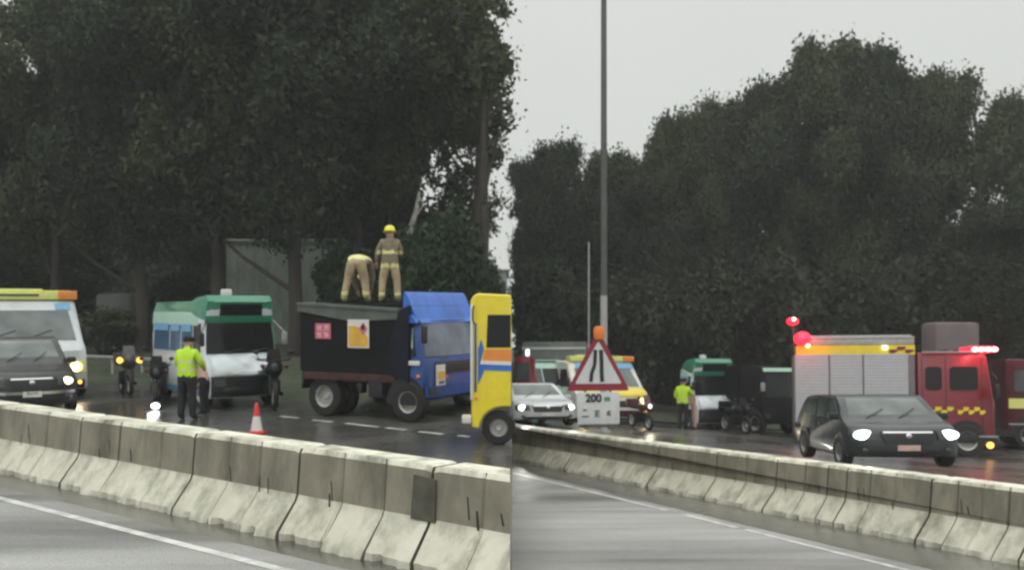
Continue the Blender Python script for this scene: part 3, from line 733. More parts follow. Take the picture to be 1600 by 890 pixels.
# chassis
mb = MB(); mb.box(((xr+xb)/2+.4, .35, zb_r-.16), (L*.9,.12,.2), bev=.01); mb.box(((xr+xb)/2+.4, v.W-.35, zb_r-.16), (L*.9,.12,.2), bev=.01)
for k in range(5): mb.box((xr+.2+k*.55, v.W/2, zb_r-.1), (.1, v.W*.9, .1))
mb.box(((xr+xb)/2, .03, zb_r-.09), (xb-xr-.1,.05,.17), bev=.01)
mb.build('chassis', 'rust', v.o)
mb = MB(); mb.box((X(585), .2, .62), (.35,.34,.34), bev=.03); mb.box((X(560), .14, .62), (.1,.2,.2), bev=.02); mb.build('fuel_tank', 'black_plastic', v.o)
mb = MB(); mb.box((xr-.06, v.W/2, .62), (.05, v.W*.9, .14), bev=.02); mb.build('rear_bumper', 'black_plastic', v.o)
def fr_side(b, x0, x1, z0, z1, mi): b.prism([(x0,-.03,z0), (x1,-.03,z0), (x1,-.03,z1), (x0,-.03,z1)], (0,.012,0), mi)
x0, x1 = X(495), X(519); mb = MB(); fr_side(mb, x0, x1, Z(532,x0), Z(508,x0), 0); b2 = mb.build('notice_plate', 'poster_red', v.o, smooth=0)
mb = MB(); glyphs(mb, lambda b,a,c,d,e,mi: b.prism([(a,-.035,d),(c,-.035,d),(c,-.035,e),(a,-.035,e)], (0,.006,0), mi), 2, 2, x0+.02, x1-.02, Z(531,x0), Z(509,x0), 3); mb.build('lettering', 'poster_white', b2, smooth=0)
x0, x1 = X(547), X(580); zz0, zz1 = Z(545,x0), Z(501,x0); zz1 = min(zz1, 9)
mb = MB(); mb.prism([(x0,-.064,zz0), (x1,-.064,zz0), (x1,-.064,zz1), (x0,-.064,zz1)], (0,.012,0)); b2 = mb.build('hazard_board', 'poster_white', v.o, smooth=0)
mb = MB(); w_, h_ = x1-x0, zz1-zz0
mb.prism([(x0+.03,-.069,zz0+.03), (x1-.03,-.069,zz0+.03), (x1-.03,-.069,zz0+h_*.38), (x0+w_*.5,-.069,zz0+h_*.75), (x0+.03,-.069,zz0+h_*.78)], (0,.005,0)); mb.build('orange_field', 'poster_orange', b2, smooth=0)
mb = MB(); cx, cz = x0+w_*.74, zz0+h_*.68; q = w_*.2
mb.prism([(cx,-.074,cz-q*1.2), (cx+q,-.074,cz), (cx,-.074,cz+q*1.2), (cx-q,-.074,cz)], (0,.005,0)); mb.build('red_diamond', 'poster_red', b2, smooth=0)
mb = MB(); mb.ball((cx,-.076,cz+.03), q*.45, sc=(1,.1,1.2)); mb.build('flame_mark', 'sign_black', b2)
# cab
cv = v; cv.nose = .10; cv.tail = 0; xc = X(626)
Hc = Z(497, -.3); Hd = Z(456, -.4)
cv.inset = lambda z: 0 if z < 1.2 else .10*(z-1.2)/(Hc-1.2)
prof = [(-.10,.42), (.0,.5), (.0,1.12), (-.05,1.28), (-.26,Hc-.05), (-.4,Hc), (xc+.04,Hc), (xc,Hc-.08), (xc,.95), (xc+.12,.62)]
cv.prof = prof
cv.shell(prof, 'cab', 'deepblue_paint', shrink=.05)
zz = Hc
mb = MB(); mb.prism([(-.30,.08,Hc-.02), (xc+.02,.08,Hc-.02), (xc+.02,.08,Hd-.05), (-.58,.08,Hd), (-.50,.08,Hd-.10)], (0,v.W-.16,0)); 
ad = mb.build('wind_deflector', 'blue_paint', v.o, smooth=20)
mb = MB(); mb.prism([(-.24,.0,Hc-.10), (xc+.02,.0,Hc-.10), (xc+.02,.0,Hc+.06), (-.36,.0,Hc+.06)], (0,v.W,0)); mb.build('sun_visor', 'blue_paint', v.o, smooth=20)
cv.front(1.30, Hc-.12, -.92, .92, -.88, .88, 'windscreen', 'glass_lilac')
cv.side([(-.22,1.32), (-.34,Hc-.16), (xc+.16,Hc-.16), (xc+.12,1.32)], 'side_window', 'glass_dark')
mb = MB(); cv.side([(-.30,1.45), (-.36,Hc-.2), (xc+.3,Hc-.2), (xc+.28,1.5)], '', '', off=.022, mb=mb, thick=.008); mb.build('window_sticker', 'mint_paint', v.o)
b = MB(); b.box(tuple(cv.M(-.25,-1,1.18)+Vector((0,-.015,0))), (.28,.03,.09), bev=.012); b.build('door_badge', 'poster_white', v.o)
cv.front(.95, 1.18, -.7, .7, name='grille', m='black_plastic', off=.02)
cv.front(.50, .72, -.98, .98, name='bumper', m='deepblue_paint', off=.06)
x_ = cv.front(.72, 1.13, -.72, -.50, name='hazard_board', m='poster_white', off=.05, nz=2)
cv.front(.86, 1.0, -.70, -.52, name='orange_field', m='poster_orange', off=.062, nz=1, parent=x_)
mb = MB(); 
for k in range(3): mb.box(tuple(cv.M(.07, -.66+.05*k, .78)), (.006,.03,.06))
mb.build('lettering', 'sign_black', x_)
for sg in (-1, 1):
    q = sorted([sg*.72, sg*.93]); cv.front(.56, .68, q[0], q[1], name='headlamp', m='glass_grey', off=.08, nz=1)
    b = MB(); mc = cv.M(-.1, sg, 1.75)+Vector((.14, sg*.12, 0)); b.box(mc, (.07,.16,.36), bev=.03); b.tube([mc+Vector((0,0,.16)), cv.M(-.3, sg*.96, Hc-.02)], .014, 6); b.build('mirror', 'black_plastic', v.o)
b = MB(); b.ball(cv.M(-.12,-1,.92)+Vector((0,-.02,0)), .05, sc=(1,.4,.7)); b.build('indicator', 'amber_dull', v.o)
xf_ = X(638); xr_ = X(503)
v.wheel(xf_, .40, wd=.24, arch=True, rr=.55); v.wheel(xf_, .40, True, arch=False)
v.wheel(xr_, .42, wd=.26, arch=False, y=.2, rr=.55); v.wheel(xr_, .42, True, wd=.26, arch=False); v.wheel(xr_+.08, .42, wd=.22, arch=False, y=.55)
mb = MB(); mb.box((xr_, .2, .95), (1.0,.4,.04), bev=.015); mb.box((xr_-.5, .2, .8), (.04,.4,.3)); mb.build('mudguard', 'black_plastic', v.o)

# --- yellow rescue vehicle (only its rear corner is in the picture)
d = 16.0; PPM = FPX/d
root = empty('rescue_vehicle', (0,0,0), 0, 'yellow rescue vehicle with blue stripe and red band, rear corner beside the blue cab', 'rescue vehicle')
x0, x1 = (735-800)/PPM, -.012*1
gz = gl(d); TH = R(4)
root.location = (x0, d, gz+.005); W_ = x1-x0; root.rotation_euler = (0,0,0)
HY = P(0,458,d).z-gz; zf = lambda py: P(0,py,d).z-gz
xl = lambda px: (px-735)/PPM
mb = MB(); bmx = 797
arch = [(xl(786)+.40*math.cos(a), .27+.37*math.sin(a)) for a in [math.pi*(1-i/10) for i in range(0, 6)]]
prof = [(.02,.30), (xl(745),.28)]+[p for p in arch if p[0] < W_-.01]+[(W_,.64), (W_,HY-.03), (.12,HY), (.04,HY-.05), (.0,HY-.14)]
mb.prism([(x,0,z) for x, z in prof], (0,2.0,0)); bo = mb.build('body', 'yellow_paint', root, smooth=25)
bv = bo.modifiers.new('bev', 'BEVEL'); bv.width = .03; bv.segments = 3; bv.limit_method = 'ANGLE'
mb = MB(); mb.box((xl(737), -.005, (zf(475)+zf(625))/2), (.045,.05,zf(475)-zf(625)), bev=.015); mb.build('corner_pillar', 'cream_paint', root)
mb = MB(); mb.box((xl(743), -.012, (zf(505)+zf(612))/2), (.035,.03,zf(505)-zf(612)), bev=.01); mb.build('tail_lamp', 'deepblue_paint', root)
mb = MB(); mb.prism([(x,-.008,z) for x, z in [(xl(760),zf(543)), (W_-.01,zf(543)), (W_-.01,zf(492)), (xl(762),zf(492))]], (0,.03,0)); mb.build('side_window', 'glass_dark', root, smooth=0)
mb = MB(); mb.prism([(x,-.012,z) for x, z in [(xl(754),zf(564)), (W_,zf(566)), (W_,zf(546)), (xl(758),zf(546))]], (0,.03,0)); mb.build('red_band', 'orange_paint', root, smooth=0)
mb = MB(); mb.prism([(x,-.016,z) for x, z in [(xl(750),zf(569)), (W_,zf(571)), (W_,zf(565)), (xl(752),zf(563))]], (0,.03,0)); mb.build('white_band', 'poster_white', root, smooth=0)
mb = MB(); mb.prism([(x,-.010,z) for x, z in [(xl(747),zf(600)), (xl(752),zf(590)), (xl(757),zf(578)), (W_,zf(580)), (W_,zf(571)), (xl(750),zf(569)), (xl(756),zf(545)), (xl(752),zf(530)), (xl(747),zf(545))]], (0,.03,0)); mb.build('blue_stripe', 'blue_paint', root, smooth=0)
mb = MB(); mb.box((xl(729), .1, zf(655)), (.16,.24,.14), bev=.03); mb.build('rear_bumper', 'cream_paint', root)
mb = MB(); mb.box((xl(737), .6, zf(640)), (.06,.9,.3), bev=.03); mb.build('step', 'black_plastic', root)
wh = empty('wheel', (xl(779), .17, .285)); wh.parent = root
mb = MB(); mb.lathe([(.15,-.1), (.265,-.1), (.285,-.07), (.285,.07), (.265,.1), (.15,.1)], axis='y', n=28); mb.build('tyre', 'rubber', wh)
mb = MB(); mb.lathe([(.001,-.05), (.05,-.06), (.07,-.02), (.12,-.02), (.155,-.09), (.155,.05)], axis='y', n=24); mb.build('rim', 'rim_metal', wh)
mb = MB(); mb.box((xl(744), -.01, zf(622)), (.04,.03,.05), bev=.01); mb.build('side_marker', 'amber_dull', root)
mb = MB(); mb.tube([(xl(741),-.02,zf(478)), (xl(739),-.09,zf(484)), (xl(739),-.09,zf(500)), (xl(741),-.02,zf(506))], .013, 6); mb.build('grab_handle', 'black_plastic', root)

# ------------------------------------------------------------------ RIGHT vehicles
v = Veh('saloon_car', 'silver saloon car with glaring headlamps left of the warning sign', 'car', 806, 800, 906, 27.6, 72, side='r')
v.L = 3.9; v.hl, v.wl, v.rb = -.75, -1.5, -2.9; v.plate = 'poster_white'; v.dm = False
car(v, v.zpx(596, 28.6), 'saloon', 'white_paint', 'glass_grey', 'white_lamp', beam=2)
v = Veh('estate_van', 'pale van with white roof and window posts behind the silver saloon', 'van', 838, 828, 907, 33.5, 72, side='r')
v.L = 4.0; H = v.zpx(563, 34); v.nose = .2; v.inset = lambda z: 0 if z < 1 else .1*(z-1)/(H-1)
v.prof = prof = [(-.05,.25), (0,.4), (-.02,.95), (-.5,1.12), (-1.0,H*.9), (-1.2,H), (-3.8,H), (-4,1.2), (-4,.3)]
v.shell(prof, 'body', 'mint_paint', shrink=.05)
wsf = lambda z: -.5-.5*(z-1.12)/(H*.9-1.12)
v.front(1.2, H*.88, -.88, -.42, -.84, -.42, 'windscreen', 'glass_grey', xfun=wsf); v.front(1.2, H*.88, -.36, .88, -.36, .84, 'windscreen', 'glass_dark', xfun=wsf)
v.front(.5, .9, -.5, .5, name='grille', m='black_plastic', off=.02)
for sg in (-1,1): q = sorted([sg*.6, sg*.9]); v.front(.66, .88, *q, name='headlamp', m='glass_grey', off=.02)
mb = MB(); mb.box((-1.6, v.W/2, H+.04), (1.0, v.W*.6, .05), bev=.02); mb.build('roof_rack', 'mint_paint', v.o)
for x in (-.8,-3.2): v.wheel(x, .33); v.wheel(x, .33, True, arch=False)
v = Veh('covered_lorry', 'dark grey covered lorry with rounded tarpaulin behind the pale van', 'lorry', 918, 812, 0, 37.0, 8, side='r', W=2.2)
H = v.zpx(533, 37.0); v.nose = .05; v.inset = lambda z: 0 if z < H*.7 else .12*(z-H*.7)/(H*.3)
v.prof = prof = [(-.02,1.0), (0,1.1), (0,H*.95), (-.08,H), (-v.L+.1,H), (-v.L,H*.95), (-v.L,1.0)]
v.shell(prof, 'tarpaulin', 'tarp', shrink=.08)
mb = MB(); v.side([(-.02,H*.90), (-.02,H*.93), (-v.L+.02,H*.93), (-v.L+.02,H*.90)], '', '', mb=mb); mb.build('top_rail', 'galvanised', v.o)
mb = MB(); mb.box((-v.L/2, v.W/2, .85), (v.L*.95, v.W*.8, .25)); mb.build('chassis', 'rust', v.o)
for x in (-.45, -v.L+.45): v.wheel(x, .42, arch=False); v.wheel(x, .42, True, arch=False)
v = Veh('fire_car', 'red emergency car partly hidden behind the silver saloon', 'fire car', 836, 800, 0, 31.0, 20, side='r', W=.62)
H = v.zpx(556, 31); v.nose = .08; v.L = (836-801)/FPX*31/.94; v.inset = lambda z: 0 if z < 1.3 else .12*(z-1.3)/(H-1.3)
v.prof = prof = [(0,.3), (0,1.2), (-.12,1.4), (-.2,H*.97), (-.3,H), (-v.L,H), (-v.L,.3)]
v.shell(prof, 'body', 'red_paint', shrink=.03)
v.side([(-.12,1.35), (-.2,H*.9), (-v.L+.05,H*.9), (-v.L+.05,1.35)], 'side_window', 'glass_grey')
v.side([(-.02,.9), (-.02,1.0), (-v.L+.02,1.0), (-v.L+.02,.9)], 'side_stripe', 'yellow_paint')
mb = MB(); mb.box((-.34,.25,H+.12), (.12,.12,.22), bev=.04); mb.build('beacon', 'soft_lamp', v.o)
v.wheel(-v.L*.5, .3)
v = Veh('ambulance', 'yellow and white ambulance with light blue panel behind the warning sign', 'ambulance', 905, 900, 1017, 33.0, 66, side='r')
v.L = 4.6; ambulance(v, v.zpx(553, 34.5), paint='cream_paint', lamp_r=.11)
v.front(.95, 1.25, -.9, .95, name='front_stripe', m='yellow_paint', off=.02)
v.front(H*0+1.95, 2.15, -.8, .95, name='blue_header', m='sky_blue', off=.03)
v = Veh('minibus', 'green and white minibus with dark windscreen beside the distant officer', 'minibus', 1094, 1058, 1158, 34.2, 66, side='r')
minibus(v, v.zpx(560, 35))
v.o['label'] = 'small distant green and white minibus right of the warning sign'
# dark lorry behind the fire engine
v = Veh('tipper_lorry', 'dark tipper lorry with pale roof edge between minibus and fire engine', 'lorry', 1196, 1172, 1252, 33.2, 62, side='r')
v.L = 3.4; H = v.zpx(572, 33.6); v.nose = .1; v.inset = lambda z: 0 if z < 1.3 else .08*(z-1.3)/(H-1.3)
v.prof = prof = [(-.05,.4), (0,.5), (0,1.2), (-.05,1.35), (-.22,H-.05), (-.35,H), (-1.3,H), (-1.3,.5)]
v.shell(prof, 'cab', 'black_body', shrink=.04)
v.front(1.35, H*.9, -.85, .85, -.8, .8, 'windscreen', 'glass_dark')
v.front(H*.93, H*.985, -.9, .9, name='sun_visor', m='mint_paint', off=.05, nz=1)
b = MB(); b.box(tuple(v.M(-.05,-1,1.7)+Vector((.1,-.08,0))), (.06,.18,.3), bev=.03); b.build('mirror', 'galvanised', v.o)
b = MB(); b.box((-2.4, v.W/2, 1.8), (2.0, v.W*.98, H*.55), bev=.05); b.build('tipper_body', 'black_body', v.o)
b = MB(); b.box((-2.2, v.W/2, .75), (2.2, v.W*.6, .2)); b.build('chassis', 'rust', v.o)
for sg in (-1,1): q = sorted([sg*.7, sg*.92]); v.front(.6, .8, *q, name='headlamp', m='glass_grey', off=.03, nz=1)
for x in (-.5,-2.7): v.wheel(x, .42); v.wheel(x, .42, True, arch=False)

# --- fire engine
def checks(b, x0, x1, z0, z1, y, n=5, mi=0):
    w_ = (x1-x0)/n
    for k in range(n):
        c = x0+w_*(k+.5); up = (k % 2)*(z1-z0)*.45
        b.prism([(c-w_*.55,y,z0+up), (c-w_*.05,y,z0+up-.02), (c+w_*.55,y,z0+up+(.03 if k%2 else .05)), (c+w_*.5,y,z0+up+(z1-z0)*.5), (c-w_*.5,y,z0+up+(z1-z0)*.5)], (0,.01,0), mi)
v = Veh('fire_engine', 'red fire engine with silver roller shutters and flashing red lights behind the dark car', 'fire engine', 1563, 1241, 0, 27.3, 15, side='r', W=2.2)
FE = v; X = v.xpx; L = v.L; xb = X(1432); Zp = lambda py: v.zpx(py, 28.2)
v.nose = 0; v.tail = 0; Ht = Zp(524); He = Zp(552)
mb = MB(); mb.box(((xb-L)/2, v.W/2, (.55+He)/2), (xb+L, v.W, He-.55), bev=.03); rb = mb.build('equipment_body', 'frame_grey', v.o)
# shutters
for a, c in ((1244,1296), (1299,1349), (1352,1421)):
    b = MB(); xa, xc_ = X(a), X(c); zt_, zl = Zp(551), .6; n = 26
    for i in range(n):
        z0 = zl+(zt_-zl)*i/n; z1 = zl+(zt_-zl)*(i+1)/n; zm = (z0+z1)/2
        b.add([(xa,-.012,z0), (xc_,-.012,z0), (xc_,-.017,zm), (xa,-.017,zm), (xc_,-.012,z1), (xa,-.012,z1)], [[0,1,2,3], [3,2,4,5]])
    b.box(((xa+xc_)/2, -.02, zl+.03), (xc_-xa,.03,.06))
    s_ = b.build('roller_shutter', 'shutter', v.o, smooth=0)
    b = MB(); b.box(((xa+xc_)/2, -.045, zl+.08), ((xc_-xa)*.5,.02,.03), bev=.008); b.build('handle', 'black_plastic', s_)
mb = MB(); mb.prism([(X(1246),0,He), (xb,0,He), (xb,0,Zp(537)), (X(1246),0,Zp(537))], (0,v.W,0)); up = mb.build('upper_band', 'yellow_paint', v.o, smooth=0)
mb = MB(); checks(mb, X(1392), X(1430), Zp(549), Zp(539), -.012, 3); mb.build('check_pattern', 'red_paint', up, smooth=0)
mb = MB(); mb.box(((X(1256)+xb)/2, v.W/2, (Zp(537)+Ht)/2), (xb-X(1256), v.W*.98, Ht-Zp(537)), bev=.06); mb.box(((X(1256)+xb)/2, .02, Ht-.02), (xb-X(1256),.05,.05), bev=.02); mb.build('roof_locker', 'galvanised', v.o)
mb = MB(); 
for k in range(9): mb.box((X(1262)+k*(xb-X(1262))/8.4, v.W*.4, Ht+.05), (.03,.5,.03))
mb.box(((X(1262)+xb)/2, v.W*.3, Ht+.05), (xb-X(1262),.04,.06)); mb.box(((X(1262)+xb)/2, v.W*.5, Ht+.05), (xb-X(1262),.04,.06)); mb.build('ladder', 'galvanised', v.o)
for px, py, m_, r_, nm in ((1385,541,'white_lamp',.07,'side_lamp'), (1256,527,'red_core',.11,'beacon'), (1264,537,'warm_lamp',.06,'side_lamp')):
    b = MB(); b.ball((X(px), -.05, Zp(py)), r_, sc=(1,.6,.8)); b.build(nm, m_, v.o)
b = MB(); b.ball((X(1256), -.02, Zp(526)), .25, sc=(1,.7,.85)); b.build('beacon_dome', 'red_lamp', v.o)
lamp(v.o, (X(1256), -.35, Zp(527)+.1), (1,.03,.05), 30)
b = MB(); b.tube([(X(1244),.3,Ht-.3), (X(1241),.3,Zp(503))], .03, 6); pm = b.build('beacon_mast', 'pole_metal', v.o)
b = MB(); b.ball((X(1241),.3,Zp(497)), .15, sc=(1.2,1,.8)); b.build('mast_beacon', 'red_lamp', pm); b = MB(); b.ball((X(1243),.12,Zp(494)), .05); b.build('mast_lamp', 'white_lamp', pm)
lamp(v.o, (X(1241), 0, Zp(497)+.3), (1,.03,.05), 14)
# cab
Hc = v.zpx(549, 27.6); v.nose = .15; v.inset = lambda z: 0 if z < 1.6 else .06*(z-1.6)/(Hc-1.6)
v.prof = prof = [(-.06,.5), (0,.6), (0,1.55), (-.22,Hc-.12), (-.4,Hc), (xb+.05,Hc), (xb+.05,.55)]
v.shell(prof, 'cab', 'red_paint', shrink=.05)
for a, c in ((1448,1474), (1487,1532)): v.side(arcbox(X(a), X(c), Zp(606), Zp(571), .06), 'side_window', 'glass_dark', off=.012)
mb = MB()
for px in (1443, 1480, 1540): v.side([(X(px)-.01,.7), (X(px)+.01,.7), (X(px)+.01,Hc-.15), (X(px)-.01,Hc-.15)], 'door_seam', 'black_plastic', off=.004, thick=.01)
for a, c, n_ in ((1453,1491,4), (1498,1541,5)): mb = MB(); checks(mb, X(a), X(c), Zp(643), Zp(632), -.014, n_); mb.build('check_stripe', 'yellow_paint', v.o, smooth=0)
v.front(1.65, Hc-.3, -.9, .9, -.86, .86, 'windscreen', 'glass_dark')
mb = MB(); mb.box((-.37, v.W*.45, Hc+.08), (.66, v.W*.8, .17), bev=.05); lb = mb.build('light_bar', 'red_lamp', v.o)
for k in range(4): b = MB(); b.ball((-.62+.17*k, -.08, Hc+.07), .085, sc=(1.1,1,.8)); b.build('beacon', 'red_core', lb)
lamp(v.o, (-.3, -.4, Hc+.2), (1,.03,.05), 50); 
mb = MB(); mb.box((X(1490), .0, Zp(548)), (1.6,.04,.03)); mb.build('gutter_rail', 'galvanised', v.o)
mb = MB(); mb.box(((X(1440))/2-.05, v.W/2, .52), (-X(1440)*.98, v.W*1.02, .24), bev=.04); mb.build('bumper', 'black_plastic', v.o)
b = MB(); b.ball((X(1547), -.06, Zp(690)), .10, sc=(1,.5,.9)); b.build('indicator', 'amber_lens', v.o)
b = MB(); b.box((X(1545), -.03, Zp(677)), (.5,.03,.04)); b.build('step_edge', 'galvanised', v.o)
b = MB(); b.box((X(1557), -.25, Zp(608)), (.14,.2,.4), bev=.04); b.tube([(X(1557),-.22,Zp(590)), (X(1552),0,Zp(580))], .02, 6); b.build('mirror', 'black_plastic', v.o)
for x in (X(1512), X(1300)): v.wheel(x, .46, wd=.28); v.wheel(x, .46, True, wd=.28, arch=False)
# --- second fire appliance at right edge
v = Veh('fire_engine', 'dark red fire engine with yellow band cut by the right frame edge', 'fire engine', 1760, 1572, 0, 29.5, 14, side='r', W=2.2)
v.nose = .1; v.tail = .03; X = v.xpx; H = v.zpx(560)
v.prof = prof = [(0,.5), (0,1.5), (-.2,H), (-v.L,H), (-v.L,.5)]
v.shell(prof, 'body', 'maroon_paint', shrink=.05)
v.side([(X(1576),v.zpx(639)), (X(1750),v.zpx(639)), (X(1750),v.zpx(623)), (X(1576),v.zpx(623))], 'yellow_band', 'lemon_paint')
for a, c in ((1586,1606), (1612,1660), (1670,1720)): v.side(arcbox(X(a), X(c), v.zpx(612), v.zpx(578), .05), 'side_window', 'glass_grey')
b = MB(); b.box((X(1590), -.03, v.zpx(664)), (.5,.03,.04)); b.build('step_edge', 'galvanised', v.o)
b = MB(); b.box((-2.4, v.W/2, .5), (4.2, v.W, .2)); b.build('chassis', 'black_plastic', v.o)
b = MB(); b.box((X(1700), v.W/2, H+.08), (.4, v.W*.7, .14), bev=.03); b.build('light_bar', 'red_paint', v.o)
for x in (X(1610), X(1725)): v.wheel(x, .46, wd=.28); v.wheel(x, .46, True, wd=.28, arch=False)

# --- dark SUV
v = Veh('parked_car', 'dark grey people carrier with bright white headlamps in front of the fire engine', 'car', 1333, 1246, 1508, 17.6, 89.5, side='r', base=735)
v.hl, v.wl, v.rb = -.7, -1.35, -3.0; v.plate = 'pink_cloth'; v.dm = True; v.L = 3.6
car(v, v.zpx(611, 19.3), 'suv', 'slate_paint', 'glass_grey', 'white_lamp', beam=2, suv=True, lamp_scale=1.35)

# ------------------------------------------------------------------ motorcycles (front view)
def motorcycle(px, d, side, label, th=78, lit=None, amber=False, paint='dark_paint', sc=1.0, rider=False):
    x = (px-800)/FPX*d; z = gl(d) if side == 'l' else grf(x, d)
    r = empty('motorcycle', (x, d, z+.004), R(-th), label, 'motorcycle', 'motorcycles standing around the crash')
    r.scale = (sc,)*3
    def wheel(xc):
        e_ = empty('wheel', (xc, 0, .31)); e_.parent = r
        b = MB(); b.lathe([(.22,-.045), (.28,-.055), (.31,-.02), (.31,.02), (.28,.055), (.22,.045)], axis='y', n=24); b.build('tyre', 'rubber', e_)
        b = MB(); b.lathe([(.225,-.03), (.2,-.03), (.2,.03), (.225,.03)], axis='y', n=24); b.tube([(0,-.05,0),(0,.05,0)], .04, 8)
        for k in range(6): a = k*math.pi/3; b.tube([(0,0,0), (.21*math.cos(a),0,.21*math.sin(a))], .012, 5)
        b.build('rim', 'rim_metal', e_)
    wheel(0); wheel(-1.35)
    b = MB()
    for y in (-.08,.08): b.tube([(0,y,.31), (-.2,y,.85)], .025, 8)
    b.build('front_fork', 'black_plastic', r)
    b = MB(); b.tube([(-.22,-.36,1.06), (-.18,-.2,1.04), (-.2,0,1.0), (-.18,.2,1.04), (-.22,.36,1.06)], .018, 6); b.build('handlebar', 'black_plastic', r)
    b = MB(); b.ball((-.02,0,.88), .2, sc=(.6,.85,1.0)); b.prism([(-.12,-.16,1.0), (-.12,.16,1.0), (-.24,.13,1.28), (-.24,-.13,1.28)], (-.015,0,.01)); b.ball((-.02,0,.55), .3, sc=(.35,.3,.35)); b.build('fairing', paint, r)
    b = MB(); b.ball((-.5,0,.82), .26, sc=(1.1,.6,.55)); b.build('fuel_tank', paint, r)
    b = MB(); b.box((-.98,0,.80), (.7,.28,.12), bev=.05); b.build('seat', 'black_plastic', r)
    b = MB(); b.box((-.6,0,.45), (.5,.34,.36), bev=.08); b.tube([(-.5,.2,.3), (-1.3,.22,.34)], .045, 8); b.build('engine', 'black_body', r)
    b = MB(); b.box((-1.35,0,.95), (.36,.42,.32), bev=.05); b.build('top_box', paint, r)
    for sg in (-1,1):
        b = MB(); b.ball((-.14,sg*.36,1.22), .06, sc=(.4,1.1,.8)); b.tube([(-.2,sg*.3,1.05), (-.14,sg*.36,1.2)], .008, 5); b.build('mirror', 'black_plastic', r)
        b = MB(); b.ball((-.02,sg*.24,.92), .05 if not amber else .075); b.build('indicator', 'amber_lens' if amber else 'maroon_paint', r)
    b = MB(); b.ball((.09,0,.9), .085, sc=(.4,1,1)); b.build('headlamp', lit or 'glass_grey', r)
    if lit: spot(r, (.2,0,.9), (1,.85,.6), 40, (R(80),0,R(-90)), 70)
    return r
motorcycle(203, 24.5, 'l', 'motorcycle with amber lamps between ambulance and minibus', 60, None, True, 'slate_paint', 1.0)
motorcycle(244, 22.0, 'l', 'dark motorcycle left of the officer at the minibus', 72, None, False, 'black_body', .9)
motorcycle(429, 21.4, 'l', 'black motorcycle beside the damaged front of the large minibus', 70, None, False, 'black_body', 1.05)
motorcycle(1014, 30.5, 'r', 'dark motorcycle with lit lamp below the yellow ambulance', 70, 'soft_lamp', False, 'maroon_paint', .85)
motorcycle(1166, 32.5, 'r', 'black motorcycle right of the small distant minibus', 70, None, False, 'black_body', .95)
# small added lamp standing in for a headlamp reflection on the wet road
x, y = on_left(243, 640)
r = empty('reflection_lamp', (x, y, gl(y)), 0, 'added white lamp standing in for a headlamp reflection on the wet road left of the officer', 'lamp')
b = MB(); b.box((0,.05,.09), (.24,.10,.18), bev=.03); b.build('housing', 'black_plastic', r)
b = MB(); b.ball((0,-.01,.09), .085, sc=(1.15,.3,.8)); b.build('lens', 'white_lamp', r)
lamp(r, (0,-.25,.12), (1,.97,1), 5)

# ------------------------------------------------------------------ cone
x, y = on_left(401, 677)
r = empty('traffic_cone', (x, y, gl(y)), 0, 'red and white traffic cone on the road behind the barrier', 'cone')
mb = MB(); mb.box((0,0,.02), (.30,.30,.04), bev=.012); mb.build('base', 'cone_red', r)
mb = MB(); mb.lathe([(.125,.04), (.11,.055), (.105,.06)], n=24, mi=0); mb.lathe([(.105,.06), (.062,.32)], n=24, mi=1); mb.lathe([(.062,.32), (.03,.55), (.022,.56), (.001,.56)], n=24, mi=0)
mb.build('cone_body', ['cone_red','poster_white'], r)

# ------------------------------------------------------------------ road works sign on right barrier
px, pz = 935, 662; s_ = s_on(px, A_R, D_R); c = A_R+D_R*s_; d = c.y+.35; k = d/FPX
r = empty('road_sign', (P(px,0,d).x, d, P(0,668,d).z), R(8), 'triangular red bordered road narrows sign with white 200 m plate on the barrier', 'sign')
zs = lambda py: P(0,py,d).z-P(0,668,d).z; xs = lambda q: (q-px)*k
def tri(mb, hw, zb, zt, y, th, mi=0, rr=.04):
    pts = [(-hw,zb),(hw,zb),(0,zt)]; out = []
    for i in range(3):
        a, b, c_ = Vector(pts[i-1]), Vector(pts[i]), Vector(pts[(i+1)%3])
        p1 = b+(a-b).normalized()*rr*1.6; p2 = b+(c_-b).normalized()*rr*1.6
        for t in (0,.25,.5,.75,1): q = p1*(1-t)**2+b*2*t*(1-t)+p2*t*t; out.append((q.x, y, q.y))
    mb.prism(out, (0,th,0), mi)
mb = MB(); tri(mb, xs(985), zs(610), zs(514), 0, .02, rr=.05); bo = mb.build('sign_border', 'sign_red', r, smooth=20)
mb = MB(); tri(mb, xs(972.5), zs(599), zs(532), -.006, .01, rr=.03); mb.build('sign_face', 'sign_white', r, smooth=20)
mb = MB()
def stroke(pts, wd, y=-.011):
    pts = [(xs(a), zs(b)) for a, b in pts]
    for i in range(len(pts)-1):
        a, b = Vector(pts[i]), Vector(pts[i+1]); n_ = Vector((-(b-a).y, (b-a).x)).normalized()*wd/2
        mb.prism([(a-n_).to_tuple()[0:1]+(y,)+(a-n_).to_tuple()[1:], (b-n_).to_tuple()[0:1]+(y,)+(b-n_).to_tuple()[1:], (b+n_).to_tuple()[0:1]+(y,)+(b+n_).to_tuple()[1:], (a+n_).to_tuple()[0:1]+(y,)+(a+n_).to_tuple()[1:]], (0,.004,0))
stroke([(923,596), (924,583), (929,570), (930,546)], .085); stroke([(941,596), (940,583), (940,570), (939,546)], .095)
mb.build('narrowing_symbol', 'sign_black', r, smooth=0)
mb = MB(); mb.box((xs(935.5), .01, (zs(612)+zs(662))/2), (xs(968)-xs(901), .02, zs(612)-zs(662)), bev=.006); pl = mb.build('distance_plate', 'sign_white', r)
mb = MB(); mb.box((xs(935.5), .03, zs(665)), (.9,.05,.06)); mb.box((xs(915), .06, (zs(665)+zs(600))/2), (.05,.05,zs(600)-zs(665))); mb.box((xs(955), .06, (zs(665)+zs(600))/2), (.05,.05,zs(600)-zs(665)))
